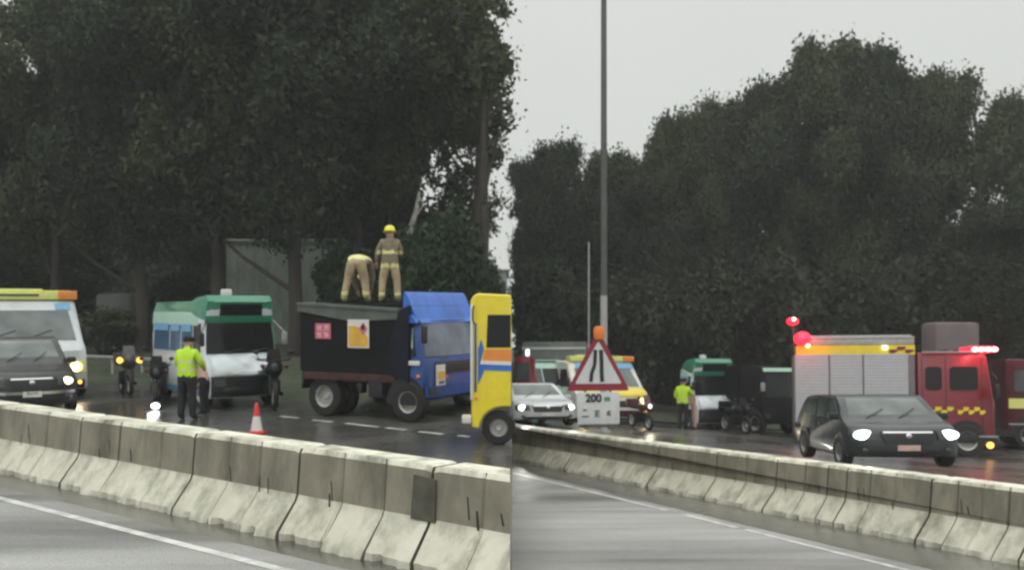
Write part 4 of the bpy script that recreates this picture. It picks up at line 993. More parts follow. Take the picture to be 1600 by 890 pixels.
mb.box((xs(915), .12, zs(667)), (.08,.5,.05)); mb.box((xs(955), .12, zs(667)), (.08,.5,.05)); mb.build('support_frame', 'pole_metal', r)
def text(s, x, z, h, m, parent, y=-.012, name='lettering', bold=True):
    cu = bpy.data.curves.new(name, 'FONT'); cu.body = s; cu.size = h; cu.extrude = .003; cu.align_x = 'CENTER'; cu.align_y = 'CENTER'
    if bold: cu.offset = .010
    to = bpy.data.objects.new(name, cu); COL.objects.link(to)
    dg = bpy.context.evaluated_depsgraph_get(); me = bpy.data.meshes.new_from_object(to.evaluated_get(dg))
    bpy.data.objects.remove(to); ob = bpy.data.objects.new(name, me); COL.objects.link(ob)
    me.materials.clear(); me.materials.append(M[m]); ob.parent = parent; ob.location = (x, y, z); ob.rotation_euler = (R(90),0,0); return ob
text('200', xs(927), zs(622), .25, 'sign_black', pl)
text('m', xs(949), zs(622), .17, 'sign_green', pl)
mb = MB(); gf = lambda b,a,c_,d_,e_,mi: b.prism([(a,-.008,d_),(c_,-.008,d_),(c_,-.008,e_),(a,-.008,e_)], (0,.006,0), mi)
glyphs(mb, gf, 1, 1, xs(926), xs(940), zs(653), zs(637), 11); mb.build('small_character', 'pole_metal', pl, smooth=0); mb = MB(); glyphs(mb, gf, 1, 1, xs(946), xs(958), zs(651), zs(639), 12); mb.build('small_character', 'maroon_paint', pl, smooth=0); mb = MB(); gf(mb, xs(910), xs(917), zs(641), zs(639), 0); mb.build('small_character', 'pole_metal', pl, smooth=0); mb = MB()
gf(mb, xs(908), xs(920), zs(651), zs(649), 0)
mb.build('small_character', 'pole_metal', pl, smooth=0)
mb = MB(); mb.lathe([(.001,zs(509)), (.10,zs(510)), (.13,zs(515)), (.12,zs(527)), (.10,zs(530)), (.001,zs(530))], (0.02,.02,0), n=20); mb.build('warning_lamp', 'amber_dull', r)

# ------------------------------------------------------------------ lamp post, thin post
d = 27.5; x = (943.5-800)/FPX*d; zb = grf(x, d)
r = empty('lamp_post', (x, d, zb), 0, 'tall grey lamp post rising behind the triangular sign', 'lamp post')
mb = MB(); mb.tube([(0,0,0), (0,0,.05)], .2, 16); mb.tube([(0,0,0), (0,0,3.9)], [.105,.10], 16); mb.build('base_sleeve', 'galvanised', r)
mb = MB(); mb.tube([(0,0,3.9), (0,0,7), (.0,0,11), (.0,0,14.5)], [.095,.09,.082,.075], 16); mb.build('pole', 'pole_metal', r)
mb = MB(); mb.tube([(0,0,14.5), (.05,-.3,14.9), (.1,-1.2,15.1)], [.06,.05,.04], 10); mb.build('arm', 'pole_metal', r)
mb = MB(); mb.box((.12,-1.6,15.12), (.3,.8,.14), bev=.05); mb.build('lamp_head', 'galvanised', r)
mb = MB(); d = 30; mb.tube([P(920,600,d), P(920,378,d)], .025, 8); tag(mb.build('thin_post', 'galvanised'), 'thin pale post in front of the dark trees left of the lamp post', 'post')

# ------------------------------------------------------------------ people
def person(name, label, loc, rz, J, mats, scale=1.0, group=None, bands=None, extra=None, facing_hair=True):
    """J: joint dict. mats: jacket, trouser, boot, skin."""
    segs = [('pelvis','spine','j'), ('spine','chest','j'), ('chest','neck','j'), ('neck','head','s'), ('head','crown','s'),
            ('chest','shl','j'), ('shl','ell','j'), ('ell','wrl','j'), ('chest','shr','j'), ('shr','elr','j'), ('elr','wrr','j'),
            ('pelvis','hil','t'), ('hil','knl','t'), ('knl','anl','t'), ('anl','tol','b'), ('pelvis','hir','t'), ('hir','knr','t'), ('knr','anr','t'), ('anr','tor','b')]
    rad = dict(pelvis=(.155,.12), spine=(.15,.115), chest=(.17,.125), neck=(.062,.062), head=(.098,.105), crown=(.075,.08), shl=(.085,.08), shr=(.085,.08), ell=(.06,.055), elr=(.06,.055), wrl=(.042,.036), wrr=(.042,.036),
               hil=(.105,.10), hir=(.105,.10), knl=(.075,.07), knr=(.075,.07), anl=(.058,.058), anr=(.058,.058), tol=(.045,.035), tor=(.045,.035))
    names = list(J.keys()); me = bpy.data.meshes.new('t'); me.from_pydata([J[n] for n in names], [(names.index(a), names.index(b)) for a, b, _ in segs], [])
    o = bpy.data.objects.new('t', me); COL.objects.link(o)
    md = o.modifiers.new('s', 'SKIN'); md.use_smooth_shade = True; sd_ = me.skin_vertices[0].data
    for i, n in enumerate(names): sd_[i].radius = tuple(q*(extra or {}).get('fat', 1.0) if n not in ('head','crown','neck') else q for q in rad[n]); sd_[i].use_root = (n == 'pelvis')
    ss = o.modifiers.new('u', 'SUBSURF'); ss.levels = 2; ss.render_levels = 2
    dg = bpy.context.evaluated_depsgraph_get(); dg.update(); m2 = bpy.data.meshes.new_from_object(o.evaluated_get(dg)); bpy.data.objects.remove(o)
    order = ['j','t','b','s','r']; 
    m2.materials.clear()
    for q in (mats['j'], mats['t'], mats['b'], mats['s'], mats.get('r', mats['j'])): m2.materials.append(M[q])
    sv = [(Vector(J[a]), Vector(J[b]), t) for a, b, t in segs]
    for p in m2.polygons:
        c = p.center; best = (9, 's')
        for a, b, t in sv:
            ab = b-a; u = max(0, min(1, (c-a).dot(ab)/ab.length_squared)); dd_ = (a+ab*u-c).length
            if t == 's': dd_ += .02
            if dd_ < best[0]: best = (dd_, t)
        t = best[1]
        if mats.get('hem') and t == 't' and c.z > mats['hem'] : t = 'j'
        if bands and t in ('j','t') and any(bands_fn(c) for bands_fn in bands): t = 'r'
        p.material_index = order.index(t)
    # hands: palm and five curled fingers
    mb = MB()
    for el, wr in (('ell','wrl'), ('elr','wrr')):
        w0 = Vector(J[wr]); f = (w0-Vector(J[el])).normalized(); sdv = f.cross(Vector((0,1,0))); sdv = (sdv if sdv.length > .1 else Vector((1,0,0))).normalized(); nn = f.cross(sdv)
        mb.tube([w0-f*.01, w0+f*.03, w0+f*.085], [.03,.038,.03], 8, 3)
        for k, ln in enumerate((.06,.072,.068,.052)):
            b0 = w0+f*.08+sdv*(-.027+.018*k); mb.tube([b0, b0+f*ln*.5+nn*.006, b0+f*ln*.85+nn*.024], [.0095,.009,.007], 6, 3)
        b0 = w0+f*.03-sdv*.03; mb.tube([b0, b0+f*.025-sdv*.022, b0+f*.055-sdv*.026+nn*.012], [.012,.011,.008], 6, 3)
    # face
    hd, cw_ = Vector(J['head']), Vector(J['crown']); upv = (cw_-hd).normalized(); fw = J['_f'] if '_f' in J else Vector((0,1,0)); fw = (fw-upv*fw.dot(upv)).normalized(); rt = fw.cross(upv)
    mb.ball(hd+fw*.105+upv*.0, .018, 3, 8, 6, (1,1,1.3))
    for sg in (-1,1):
        mb.ball(hd+fw*.092+rt*sg*.034+upv*.03, .012, 2, 8, 6); mb.ball(hd+rt*sg*.098+upv*.01, .026, 3, 8, 6, (.6,1,1.2))
    mb.box(hd+fw*.098-upv*.045, (.045,.012,.01), 2)
    hnd = mb
    me3 = bpy.data.meshes.new('h'); me3.from_pydata(hnd.v, [], hnd.f); me3.polygons.foreach_set('material_index', hnd.m)
    bm = bmesh.new(); bm.from_mesh(m2); bm.from_mesh(me3); bm.to_mesh(m2); bm.free(); bpy.data.meshes.remove(me3); m2.shade_smooth()
    r = bpy.data.objects.new('person', m2); COL.objects.link(r); r.location = loc; r.rotation_euler = (0,0,rz); r.scale = (scale,)*3
    tag(r, label, 'person', group)
    # headgear
    hg = mats.get('hat')
    q = MB(); ctr = hd+upv*.05
    rot = upv.to_track_quat('Z','Y').to_matrix()
    if hg == 'helmet':
        prof = [(.165,.0),(.17,.01),(.135,.02),(.132,.06),(.115,.11),(.075,.15),(.03,.165),(.001,.168)]
        q.lathe(prof, n=24); q.box((0,0,.13), (.02,.24,.05), bev=.01)
        nm, mt = 'helmet', 'helmet_yellow'
    elif hg == 'cap':
        q.lathe([(.108,.0),(.112,.03),(.125,.06),(.12,.085),(.06,.095),(.001,.097)], n=20); q.box((0,.13,.01), (.15,.09,.012), bev=.005); nm, mt = 'cap', 'black_cloth'
    else:
        q.ball((0,-.01,.03), .112, sc=(.98,1,1)); nm, mt = 'hair', 'hair'
    q.v = [tuple(rot @ Vector(vv)+ctr-(fw*.012 if nm == 'hair' else Vector((0,0,0)))) for vv in q.v]
    if nm == 'hair':
        keep = [i for i in range(len(q.f)) if (sum((Vector(q.v[j]) for j in q.f[i]), Vector())/len(q.f[i])-hd).dot(fw) < .062+.6*max(0,(sum((Vector(q.v[j]) for j in q.f[i]), Vector())/len(q.f[i])-hd).dot(upv)-.03)]
        q.f = [q.f[i] for i in keep]; q.m = [q.m[i] for i in keep]
    h_ = q.build(nm, mt, r)
    return r
def stand(spread=.12, arml=None, armr=None, lean=0.0, headd=(0,0,0), turn=0):
    J = dict(pelvis=(0,0,.93), spine=(0,lean*.4,1.10), chest=(0,lean,1.30), neck=(0,lean*1.2,1.47), head=(headd[0],lean*1.3+.015+headd[1],1.60+headd[2]), crown=(headd[0]*1.2,lean*1.35+.02+headd[1]*1.5,1.68+headd[2]),
        shl=(-.18,lean,1.39), ell=(-.25,lean-.02,1.13), wrl=(-.24,lean+.14,.92), shr=(.18,lean,1.39), elr=(.25,lean-.02,1.13), wrr=(.24,lean+.14,.92),
        hil=(-.09,0,.87), knl=(-spread,.03,.48), anl=(-spread-.02,-.01,.09), tol=(-spread-.04,.15,.04), hir=(.09,0,.87), knr=(spread,.02,.48), anr=(spread+.02,-.02,.09), tor=(spread+.04,.14,.04))
    if arml: J['ell'], J['wrl'] = arml
    if armr: J['elr'], J['wrr'] = armr
    return J
def torso_band(z0, z1, ar=.28): return lambda c: z0 < c.z < z1 and abs(c.x) < ar
# officer left, seen from behind, arms forward
d = 19.6; xo = (292-800)/FPX*d
person('person', 'police officer in yellow vest and black cap standing before the large minibus', (xo, d, gl(d)), R(-12),
       stand(.12, arml=((-.27,.08,1.16),(-.16,.30,1.06)), armr=((.28,.10,1.17),(.20,.32,1.08)), lean=.03, headd=(0,.02,-.01)),
       dict(j='hi_vis', t='black_cloth', b='black_cloth', s='skin', r='reflective', hat='cap', hem=.90), .97, 'police officers in yellow vests', bands=[torso_band(1.02,1.06), torso_band(1.2,1.235)], extra={'fat':1.32})
d = 33.0; xo = (1067-800)/FPX*d
person('person', 'distant police officer in yellow vest left of the small minibus', (xo, d, grf(xo,d)), R(-25),
       stand(.10, arml=((-.27,.05,1.14),(-.2,.25,1.0)), armr=((.28,.12,1.2),(.26,.36,1.15)), lean=.02),
       dict(j='hi_vis', t='black_cloth', b='black_cloth', s='skin', r='reflective', hat='cap', hem=.9), 1.0, 'police officers in yellow vests', bands=[torso_band(1.02,1.06)], extra={'fat':1.3})
# civilians in pink beside the officers
d = 20.4; xo = (320-800)/FPX*d
person('person', 'person in pale pink shirt bending beside the near officer', (xo, d, gl(d)), R(70),
       stand(.08, arml=((-.22,.22,1.02),(-.14,.34,.80)), armr=((.22,.2,1.0),(.16,.32,.78)), lean=.22, headd=(0,.06,-.08)),
       dict(j='pink_cloth', t='black_cloth', b='black_cloth', s='skin', hat='hair'), .80)
d = 33.6; xo = (1085-800)/FPX*d
person('person', 'person in pink clothes standing right of the distant officer', (xo, d, grf(xo,d)), R(95),
       stand(.12, arml=((-.22,.2,1.1),(-.14,.34,.95)), lean=.12), dict(j='pink_cloth', t='pink_cloth', b='black_cloth', s='skin', hat='hair'), .86)
# firefighters on the tipper cover
def on_tip(px, dy):
    x = TIP.xpx(px)+0; loc = TIP.o.matrix_basis @ Vector((x, dy, ztop+.012)); return loc
bpy.context.view_layer.update()
def at_px(px, yl):   # local x on the cover so that the point at local y projects at px
    for it in range(30):
        pass
    lo, hi = -6, 2
    f = lambda x: (lambda w_: w_.x/w_.y*FPX+800)(TIP.o.matrix_basis @ Vector((x, yl, ztop)))
    for it in range(40):
        m_ = (lo+hi)/2
        if f(m_) < px: lo = m_
        else: hi = m_
    return TIP.o.matrix_basis @ Vector((lo, yl, ztop+.012))
LC = at_px(609, .55)
person('person', 'firefighter in yellow helmet standing upright on the tipper body', tuple(LC), R(8),
       stand(.17, arml=((-.29,.03,1.13),(-.30,.14,.92)), armr=((.27,.10,1.16),(.14,.26,1.05)), lean=.02),
       dict(j='turnout', t='turnout_trouser', b='turnout_band', s='skin', r='turnout_band', hat='helmet', hem=.86), .87, 'firefighters on the tipper',
       bands=[torso_band(1.12,1.20,.3), torso_band(.80,.89,.35), torso_band(.14,.22,.5)], extra={'fat':1.36})
LC = at_px(557, .6)
J = dict(pelvis=(0,0,.86), spine=(0,.17,.93), chest=(.01,.38,.86), neck=(.02,.50,.74), head=(.02,.58,.64), crown=(.02,.62,.58),
    shl=(-.17,.42,.80), ell=(-.20,.50,.52), wrl=(-.12,.55,.26), shr=(.19,.42,.80), elr=(.22,.50,.52), wrr=(.16,.56,.26),
    hil=(-.10,-.02,.80), knl=(-.20,.03,.45), anl=(-.27,-.02,.09), tol=(-.29,.14,.04), hir=(.10,-.02,.80), knr=(.17,.06,.45), anr=(.22,0,.09), tor=(.24,.15,.04))
person('person', 'firefighter bending forward on the tipper body, seen from behind', tuple(LC), R(-6), J,
       dict(j='turnout', t='turnout_trouser', b='turnout_band', s='skin', r='turnout_band', hat='helmet'), .98, 'firefighters on the tipper',
       bands=[lambda c: c.z > .905 and c.y < .3, lambda c: .14 < c.z < .22 and c.y < .3], extra={'fat':1.34})

# ------------------------------------------------------------------ trees
def leaf_mesh(name, m, seed, nlobe=16, nclump=300, nleaf=85, zlo=.28, leaf=.015, shape='round', droop=.6, keepf=None, sparse=1.0, tufts=18, spread=.27, cl=.035):
    """crown in unit space: height 1, radius about spread"""
    g = np.random.default_rng(seed)
    lob = []
    for i in range(nlobe):
        z = zlo+(1-zlo)*(.08+.84*g.random()); u = (z-zlo)/(1-zlo)
        rmax = spread*(math.sin(math.pi*min(.97, .18+.75*u))**.7 if shape == 'round' else (1-.75*u))
        a = g.random()*2*math.pi; rr = rmax*math.sqrt(g.random())*.8
        lob.append((rr*math.cos(a), rr*math.sin(a), z, spread*(.24+.22*g.random())))
    lob.append((0,0,.94,spread*.25))
    for i in range(tufts):
        a = g.random()*2*math.pi; q = .25+.75*g.random(); z = .60+.43*math.cos(q*1.45); rr = spread*q*.95
        lob.append((rr*math.cos(a), rr*math.sin(a), min(z,1.0), spread*(.06+.09*g.random())))
    lob = np.array(lob)
    idx = g.integers(0, len(lob), nclump); L_ = lob[idx]
    dv = g.normal(size=(nclump,3)); dv /= np.linalg.norm(dv, axis=1)[:,None]; rad = L_[:,3]*(g.random(nclump)**.4)
    C = L_[:,:3]+dv*rad[:,None]*np.array([1,1,.9])
    C[:,2] = np.clip(C[:,2], zlo*.85, 1.0)
    csz = cl*(.6+.8*g.random(nclump))
    ci = np.repeat(np.arange(nclump), nleaf); n = len(ci)
    p = C[ci]+g.normal(size=(n,3))*csz[ci][:,None]*np.array([.55,.55,.6])
    ax = g.normal(size=(n,3)); ax[:,2] -= droop; ax /= np.linalg.norm(ax, axis=1)[:,None]
    sd_ = np.cross(ax, g.normal(size=(n,3))); sd_ /= np.linalg.norm(sd_, axis=1)[:,None]
    ln = leaf*(.6+.8*g.random(n))[:,None]; wd = ln*.30
    if keepf is not None:
        km = keepf(C)[ci]; p, ax, sd_, ln, wd = p[km], ax[km], sd_[km], ln[km], wd[km]; n = len(p)
    V = np.stack([p-ax*ln*.5, p+sd_*wd, p+ax*ln*.5, p-sd_*wd], 1).reshape(-1,3)
    me = bpy.data.meshes.new(name); me.vertices.add(4*n); me.vertices.foreach_set('co', V.ravel().astype(np.float32))
    me.loops.add(4*n); me.loops.foreach_set('vertex_index', np.arange(4*n, dtype=np.int32))
    me.polygons.add(n); me.polygons.foreach_set('loop_start', np.arange(0,4*n,4,dtype=np.int32)); me.polygons.foreach_set('loop_total', np.full(n,4,dtype=np.int32))
    me.update(); me.materials.append(M[m]); return me, C
def tree_proto(seed, m='leaf_olive', bark='trunk_bark', zlo=.30, lean=.0, **kw):
    g = random.Random(seed)
    me, C = leaf_mesh('crown', m, seed, zlo=zlo, **kw)
    if kw.get('keepf') is not None: C = C[kw['keepf'](C)]
    r = bpy.data.objects.new('tree', None); COL.objects.link(r)
    cr_ = bpy.data.objects.new('crown', me); COL.objects.link(cr_); cr_.parent = r
    mb = MB(); tr = []; x = y = 0
    for k in range(8):
        z = k/7*.9; tr.append((x, y, z)); x += g.uniform(-.012,.012)+lean*.1; y += g.uniform(-.012,.012)
    mb.tube(tr, [.024,.019,.0165,.014,.0115,.009,.006,.003], 10)
    t_ = mb.build('trunk', bark, r)
    lm = MB()
    for k in range(16):
        c = C[g.randrange(len(C))]; z0 = max(.16, c[2]-g.uniform(.12,.25)); i = min(6, int(z0/.9*7)); f = z0/.9*7-i
        a = Vector(tr[i]).lerp(Vector(tr[i+1]), f); b = Vector(c); mid = a.lerp(b, .5)+Vector((0,0,-.015))
        lm.tube([a, mid, b], [.007,.0045,.0015], 6)
    lm.build('limb', bark, r)
    return r
protos = [tree_proto(11, 'leaf_olive', nlobe=18, nclump=520, nleaf=115), tree_proto(12, 'leaf_dark', nlobe=20, nclump=560, nleaf=115, spread=.30), tree_proto(13, 'leaf_olive', nlobe=15, nclump=430, nleaf=115, zlo=.36, spread=.25),
          tree_proto(14, 'leaf_dark', nlobe=22, nclump=560, nleaf=115, zlo=.22, spread=.28), tree_proto(15, 'leaf_olive', nlobe=14, nclump=200, nleaf=60, zlo=.34, spread=.24, bark='trunk_bark', cl=.028)]
used = set()
PK = {2: dict(nlobe=15, nclump=430, nleaf=115, zlo=.36, spread=.25), 4: dict(nlobe=14, nclump=200, nleaf=60, zlo=.34, spread=.24, cl=.028), 5: dict(nlobe=12, nclump=340, nleaf=90, zlo=.47, spread=.24), 3: dict(m='leaf_dark', nlobe=22, nclump=560, nleaf=115, zlo=.22, spread=.28), 1: dict(m='leaf_dark', nlobe=20, nclump=560, nleaf=115, spread=.30)}
def edge_tree(kind, px, top, d, wf, side, label, group, lim, rz=0.0):
    x = (px-800)/FPX*d; zb = gl(min(d,60))+.2 if side == 'l' else grf(x, min(d,60)); H = P(0, top, d).z-zb
    def keepf(C):
        ca, sa = math.cos(rz), math.sin(rz); X_ = x+(C[:,0]*ca-C[:,1]*sa)*wf*H; Y_ = d+(C[:,0]*sa+C[:,1]*ca)*wf*H; q = 800+FPX*X_/Y_
        j = np.sin(C[:,2]*37+px)*7+np.sin(C[:,2]*91)*5
        return (q < lim+j) if side == 'l' else (q > lim+j)
    o = tree_proto(100+px, keepf=keepf, **PK[kind]); o.location = (x, d, zb-.05); o.scale = (wf*H, wf*H, H); o.rotation_euler = (0,0,rz)
    return tag(o, label, 'tree', group)
def tree(kind, px, top, d, wf, side, label, group, base=None, rz=None, name='tree', lean=0):
    x = (px-800)/FPX*d; zb = (gl(min(d,60))+.2 if side == 'l' else grf(x, min(d,60))) if base is None else base
    H = P(0, top, d).z-zb
    p = protos[kind]
    o = p if kind not in used else copy_tree(p)
    used.add(kind); o.name = name
    o.location = (x, d, zb-.05); o.scale = (wf*H, wf*H, H); o.rotation_euler = (0, R(lean), rz if rz is not None else random.uniform(0, 6.28))
    tag(o, label, 'tree', group); return o
GL, GRR = 'tall dark trees behind the left vehicles', 'tall dark trees behind the right vehicles'
edge_tree(5, 735, -70, 36, .95, 'l', 'tall tree with high crown above the yellow rescue vehicle', GL, 786)
edge_tree(4, 760, 60, 40, .95, 'l', 'thin sparse tree behind the bare trunk', GL, 788, 1.0)
edge_tree(3, 830, 252, 52, .62, 'r', 'low tree at the left end above the silver saloon', GRR, 803)
edge_tree(1, 880, 240, 50, .75, 'r', 'rounded tree left of the lamp post', GRR, 804, 2.0)
edge_tree(1, 935, 330, 58, 1.3, 'r', 'rear tree behind the sign', GRR, 806, 4.0)
LT = [ # kind, px, top, d, widthfactor
 (3,-95,-20,38,.95,'tree at the far left edge behind the ambulance'), (0,85,12,37,.8,'leafy tree above the white ambulance'),
 (1,222,-50,36,.85,'broad tree between ambulance and minibus'), (2,345,-90,35,1.0,'tall tree with forked trunk above the minibus'),
 (1,462,-110,33,.92,'tree with thick dark trunk between minibus and tipper'), (0,560,-90,38,.95,'tree right behind the two firefighters'),
 (3,622,-60,40,.78,'dense dark tree above the blue lorry cab'),
 (3,140,120,47,1.1,'rear row tree behind the ambulance'), (1,290,95,48,1.0,'rear row tree behind the minibus'), (0,420,80,49,1.0,'rear row tree between the two thick trunks'),
 (1,-30,120,48,.9,'rear row tree behind the dark saloon'), (3,530,0,50,.9,'rear row tree behind the bending firefighter')]
for i, (k, px, tp, d, wf, lab) in enumerate(LT): tree(k, px, tp, d, wf, 'l', lab, GL)
RT = [(0,960,256,51,.8,'tree directly behind the lamp post'),
 (3,1015,285,50,.85,'low tree right of the lamp post'), (2,1068,190,50,.70,'tree with knobbly top left of the tallest crown'), (0,1125,178,52,.68,'tree left of the tallest crown'),
 (1,1205,152,50,.75,'broad tree above the small minibus'), (0,1290,90,48,.72,'tallest tree above the fire engine shutters'), (1,1360,104,49,.75,'tall tree above the fire engine roof'),
 (2,1440,128,50,.70,'loose topped tree above the fire engine cab'), (4,1508,135,48,.8,'sparse tree with sky showing through near the right edge'), (2,1592,160,50,.62,'tree at the right edge above the second fire engine'),
 (3,1560,330,42,1.2,'lower green tree at the right edge'), (3,1160,300,58,1.1,'rear tree behind the small minibus'), (1,1300,250,58,1.1,'rear tree behind the fire engine'), (3,1430,290,57,1.2,'rear tree behind the fire engine cab'), (3,1045,345,60,1.2,'rear tree behind the officer'),(0,1668,175,52,.75,'tree just beyond the right frame edge')]
for i, (k, px, tp, d, wf, lab) in enumerate(RT): tree(k, px, tp, d, wf, 'r', lab, GRR)
# shrubs
def shrub(px, top, d, wpx, side, label, m='leaf_green', seed=1, base=None):
    x = (px-800)/FPX*d; zb = (gl(min(d,60))+.15 if side == 'l' else grf(x, min(d,60))) if base is None else base
    H = P(0, top, d).z-zb; rw = wpx/FPX*d/2
    me, C = leaf_mesh('foliage', m, seed, nlobe=12, nclump=150, nleaf=60, zlo=.12, leaf=.05, spread=.42, cl=.09, droop=.2)
    r = empty('shrub', (x, d, zb-.03), seed, label, 'shrub', 'shrubs under the trees')
    f = bpy.data.objects.new('foliage', me); COL.objects.link(f); f.parent = r
    mb = MB()
    for k in range(5): a = k*1.3; mb.tube([(0,0,0), (.1*math.cos(a),.1*math.sin(a),.3), (.22*math.cos(a),.22*math.sin(a),.7)], [.03,.02,.006], 5)
    mb.build('stem', 'trunk_bark', r)
    r.scale = (rw/.42, rw/.42, H); return r
shrub(690, 358, 31, 150, 'l', 'green shrub behind the blue cab', seed=21)
shrub(645, 385, 32, 90, 'l', 'dark green shrub right of the firefighters', seed=22)
shrub(545, 400, 34, 120, 'l', 'shrub behind the bending firefighter', 'leaf_green', seed=23)
shrub(745, 405, 34, 70, 'l', 'small shrub above the yellow rescue vehicle', 'leaf_green', seed=28)
shrub(165, 490, 36, 120, 'l', 'low olive shrub right of the ambulance', 'leaf_olive', seed=24)
shrub(60, 420, 42, 200, 'l', 'dark shrub behind the ambulance', 'leaf_dark', seed=25)
shrub(285, 440, 40, 110, 'l', 'dark shrub behind the minibus', 'leaf_dark', seed=29)
for i, (px, tp, w_) in enumerate(((850,430,140), (990,450,150), (1110,440,160), (1215,430,150), (1330,440,160), (1420,430,150), (1520,400,170), (1600,350,150))):
    shrub(px, tp, 43, w_, 'r', ['shrub above the silver saloon','shrub behind the yellow ambulance','shrub behind the small minibus','shrub behind the mast beacon','shrub above the fire engine roof','shrub above the fire engine cab','leafy shrub behind the flashing light bar','tall green shrub at the right edge'][i], 'leaf_dark' if i < 6 else 'leaf_green', seed=40+i)
# far wood: one mass
def far_wood(name, x0, x1, d, zb, zt, n, seed, lab):
    g = np.random.default_rng(seed)
    X_ = g.uniform(x0, x1, n); Y_ = d+g.uniform(0, 5, n); top = zt+1.5*np.sin(X_*.35)+.9*np.sin(X_*1.1+1); Zz = zb+(top-zb)*g.random(n)
    p = np.stack([X_, Y_, Zz], 1); ax = g.normal(size=(n,3)); ax[:,2] -= .5; ax /= np.linalg.norm(ax,axis=1)[:,None]
    sd_ = np.cross(ax, g.normal(size=(n,3))); sd_ /= np.linalg.norm(sd_,axis=1)[:,None]; ln = g.uniform(.3,.7,n)[:,None]; wd = ln*.3
    V = np.stack([p-ax*ln*.5, p+sd_*wd, p+ax*ln*.5, p-sd_*wd], 1).reshape(-1,3)
    me = bpy.data.meshes.new(name); me.vertices.add(4*n); me.vertices.foreach_set('co', V.ravel().astype(np.float32))
    me.loops.add(4*n); me.loops.foreach_set('vertex_index', np.arange(4*n, dtype=np.int32))
    me.polygons.add(n); me.polygons.foreach_set('loop_start', np.arange(0,4*n,4,dtype=np.int32)); me.polygons.foreach_set('loop_total', np.full(n,4,dtype=np.int32))
    me.update(); me.materials.append(M['leaf_dark']); o = bpy.data.objects.new(name, me); COL.objects.link(o); tag(o, lab, 'woodland', kind='stuff')
far_wood('far_wood', -42, -7.6, 66, 2, 16, 90000, 5, 'dark far-off wood behind the left trees')
far_wood('far_wood', .3, 44, 68, -3, 9, 90000, 6, 'dark far-off wood behind the right trees')

# pale trunks and branches
mb = MB(); mb.tube([P(636,385,34), P(641,360,34), P(650,330,34), P(655,300,34.5)], [.14,.11,.08,.05], 8); mb.tube([P(645,345,34), P(660,322,34)], [.05,.03], 6)
tag(mb.build('broken_branch', 'pale_bark'), 'pale leaning branch right of the standing firefighter', 'branch')
d = 43; mb = MB(); mb.tube([P(1452,560,d), P(1462,490,d), P(1470,445,d), P(1477,405,d)], [.14,.11,.09,.05], 8)
tag(mb.build('leaning_trunk', 'pale_bark'), 'pale leaning trunk above the fire engine cab', 'tree trunk')
d = 33.5; mb = MB(); mb.tube([P(754,520,d), P(754,440,d), P(756,380,d), P(753,280,d), P(757,140,d)], [.17,.15,.14,.12,.07], 10)
for (a, b) in (((754,330),(778,312)), ((754,300),(728,286)), ((755,235),(786,205)), ((754,250),(720,228))): mb.tube([P(*a,d), P(*b,d+.5)], [.05,.02], 6)
tag(mb.build('bare_trunk', 'trunk_bark'), 'straight dark bare trunk above the yellow rescue vehicle', 'tree trunk')

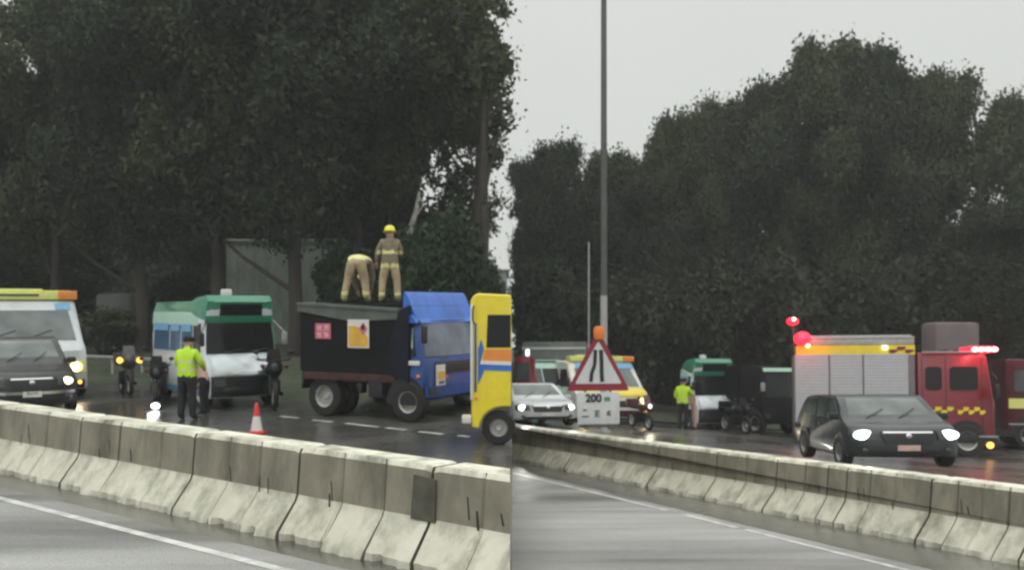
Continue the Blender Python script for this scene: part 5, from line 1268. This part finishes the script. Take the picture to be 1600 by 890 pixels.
# buildings behind
def building(px0, px1, top, d, side, m, label, floors=3, cols=4, base=None, depth=5):
    x0, x1 = (px0-800)/FPX*d, (px1-800)/FPX*d; zb = (gl(min(d,60)) if side == 'l' else gr(min(d,60))) if base is None else base
    H = P(0,top,d).z-zb; W_ = x1-x0
    r = empty('building', (x0, d, zb), 0, label, 'building')
    mb = MB(); mb.box((W_/2, depth/2, H/2), (W_, depth, H), bev=.0 if d > 40 else .18); mb.build('wall', m, r, smooth=30)
    ov = .2
    if d > 40: mb = MB(); mb.box((W_/2, depth/2, H+.06), (W_+ov, depth+ov, .12), bev=.04); mb.build('roof', m, r, smooth=0)
    fh = H/floors; cols = 0 if m == 'grey_wall' else cols
    for i in range(floors):
        for j in range(cols):
            cw_ = W_/cols; mb = MB(); mb.box((cw_*(j+.5), -.01, fh*(i+.55)), (cw_*.6,.06,fh*.42)); f = mb.build('window', 'glass_grey', r, smooth=0)
    return r
building(335, 540, 378, 43.5, 'l', 'grey_wall', 'grey green low building seen between the tree trunks', 1, 3)
building(148, 205, 458, 37.5, 'l', 'hut_wall', 'small grey hut behind the gap right of the ambulance', 1, 2)
building(752, 792, 424, 46, 'l', 'pale_wall', 'white building above the yellow rescue vehicle', 2, 4)
building(686, 745, 418, 60, 'l', 'pale_wall', 'pale distant building behind the shrub by the blue cab', 2, 3)
building(1462, 1532, 503, 37, 'r', 'cabin_wall', 'pale site cabin behind the fire engine cab', 1, 3, depth=1.4)

# guard rail behind left vehicles
r = empty('guard_rail', (0,0,0), 0, 'pale steel guard rail along the far verge left of the minibus', 'guard rail')
a, b = P(60,553,31), P(340,566,30)
mb = MB(); dv = (b-a)
mb.prism([a+Vector((0,0,-.05)), b+Vector((0,0,-.05)), b+Vector((0,-.03,0)), a+Vector((0,-.03,0))], (0,.02,.0)); mb.prism([a+Vector((0,0,0)), b+Vector((0,0,0)), b+Vector((0,-.0,.06)), a+Vector((0,-.0,.06))], (0,.03,0)); mb.build('rail', 'galvanised', r, smooth=0)
for k in range(6):
    p = a.lerp(b, (k+.5)/6); mb = MB(); mb.tube([(p.x,p.y+.06,gl(p.y)), (p.x,p.y+.06,p.z)], .04, 8); mb.build('post', 'galvanised', r)
# haze
if True:
    m = bpy.data.materials.new('haze_air'); m.use_nodes = True; n = m.node_tree; n.nodes.clear()
    o_ = n.nodes.new('ShaderNodeOutputMaterial'); pv = n.nodes.new('ShaderNodeVolumePrincipled'); pv.inputs['Density'].default_value = .0014; pv.inputs['Color'].default_value = (.86,.9,.9,1); pv.inputs['Anisotropy'].default_value = .2
    n.links.new(pv.outputs[0], o_.inputs['Volume']); M['haze_air'] = m
    mb = MB(); mb.box((0, 20, 11), (150, 125, 32)); h = mb.build('haze', 'haze_air', smooth=0); tag(h, kind='stuff')
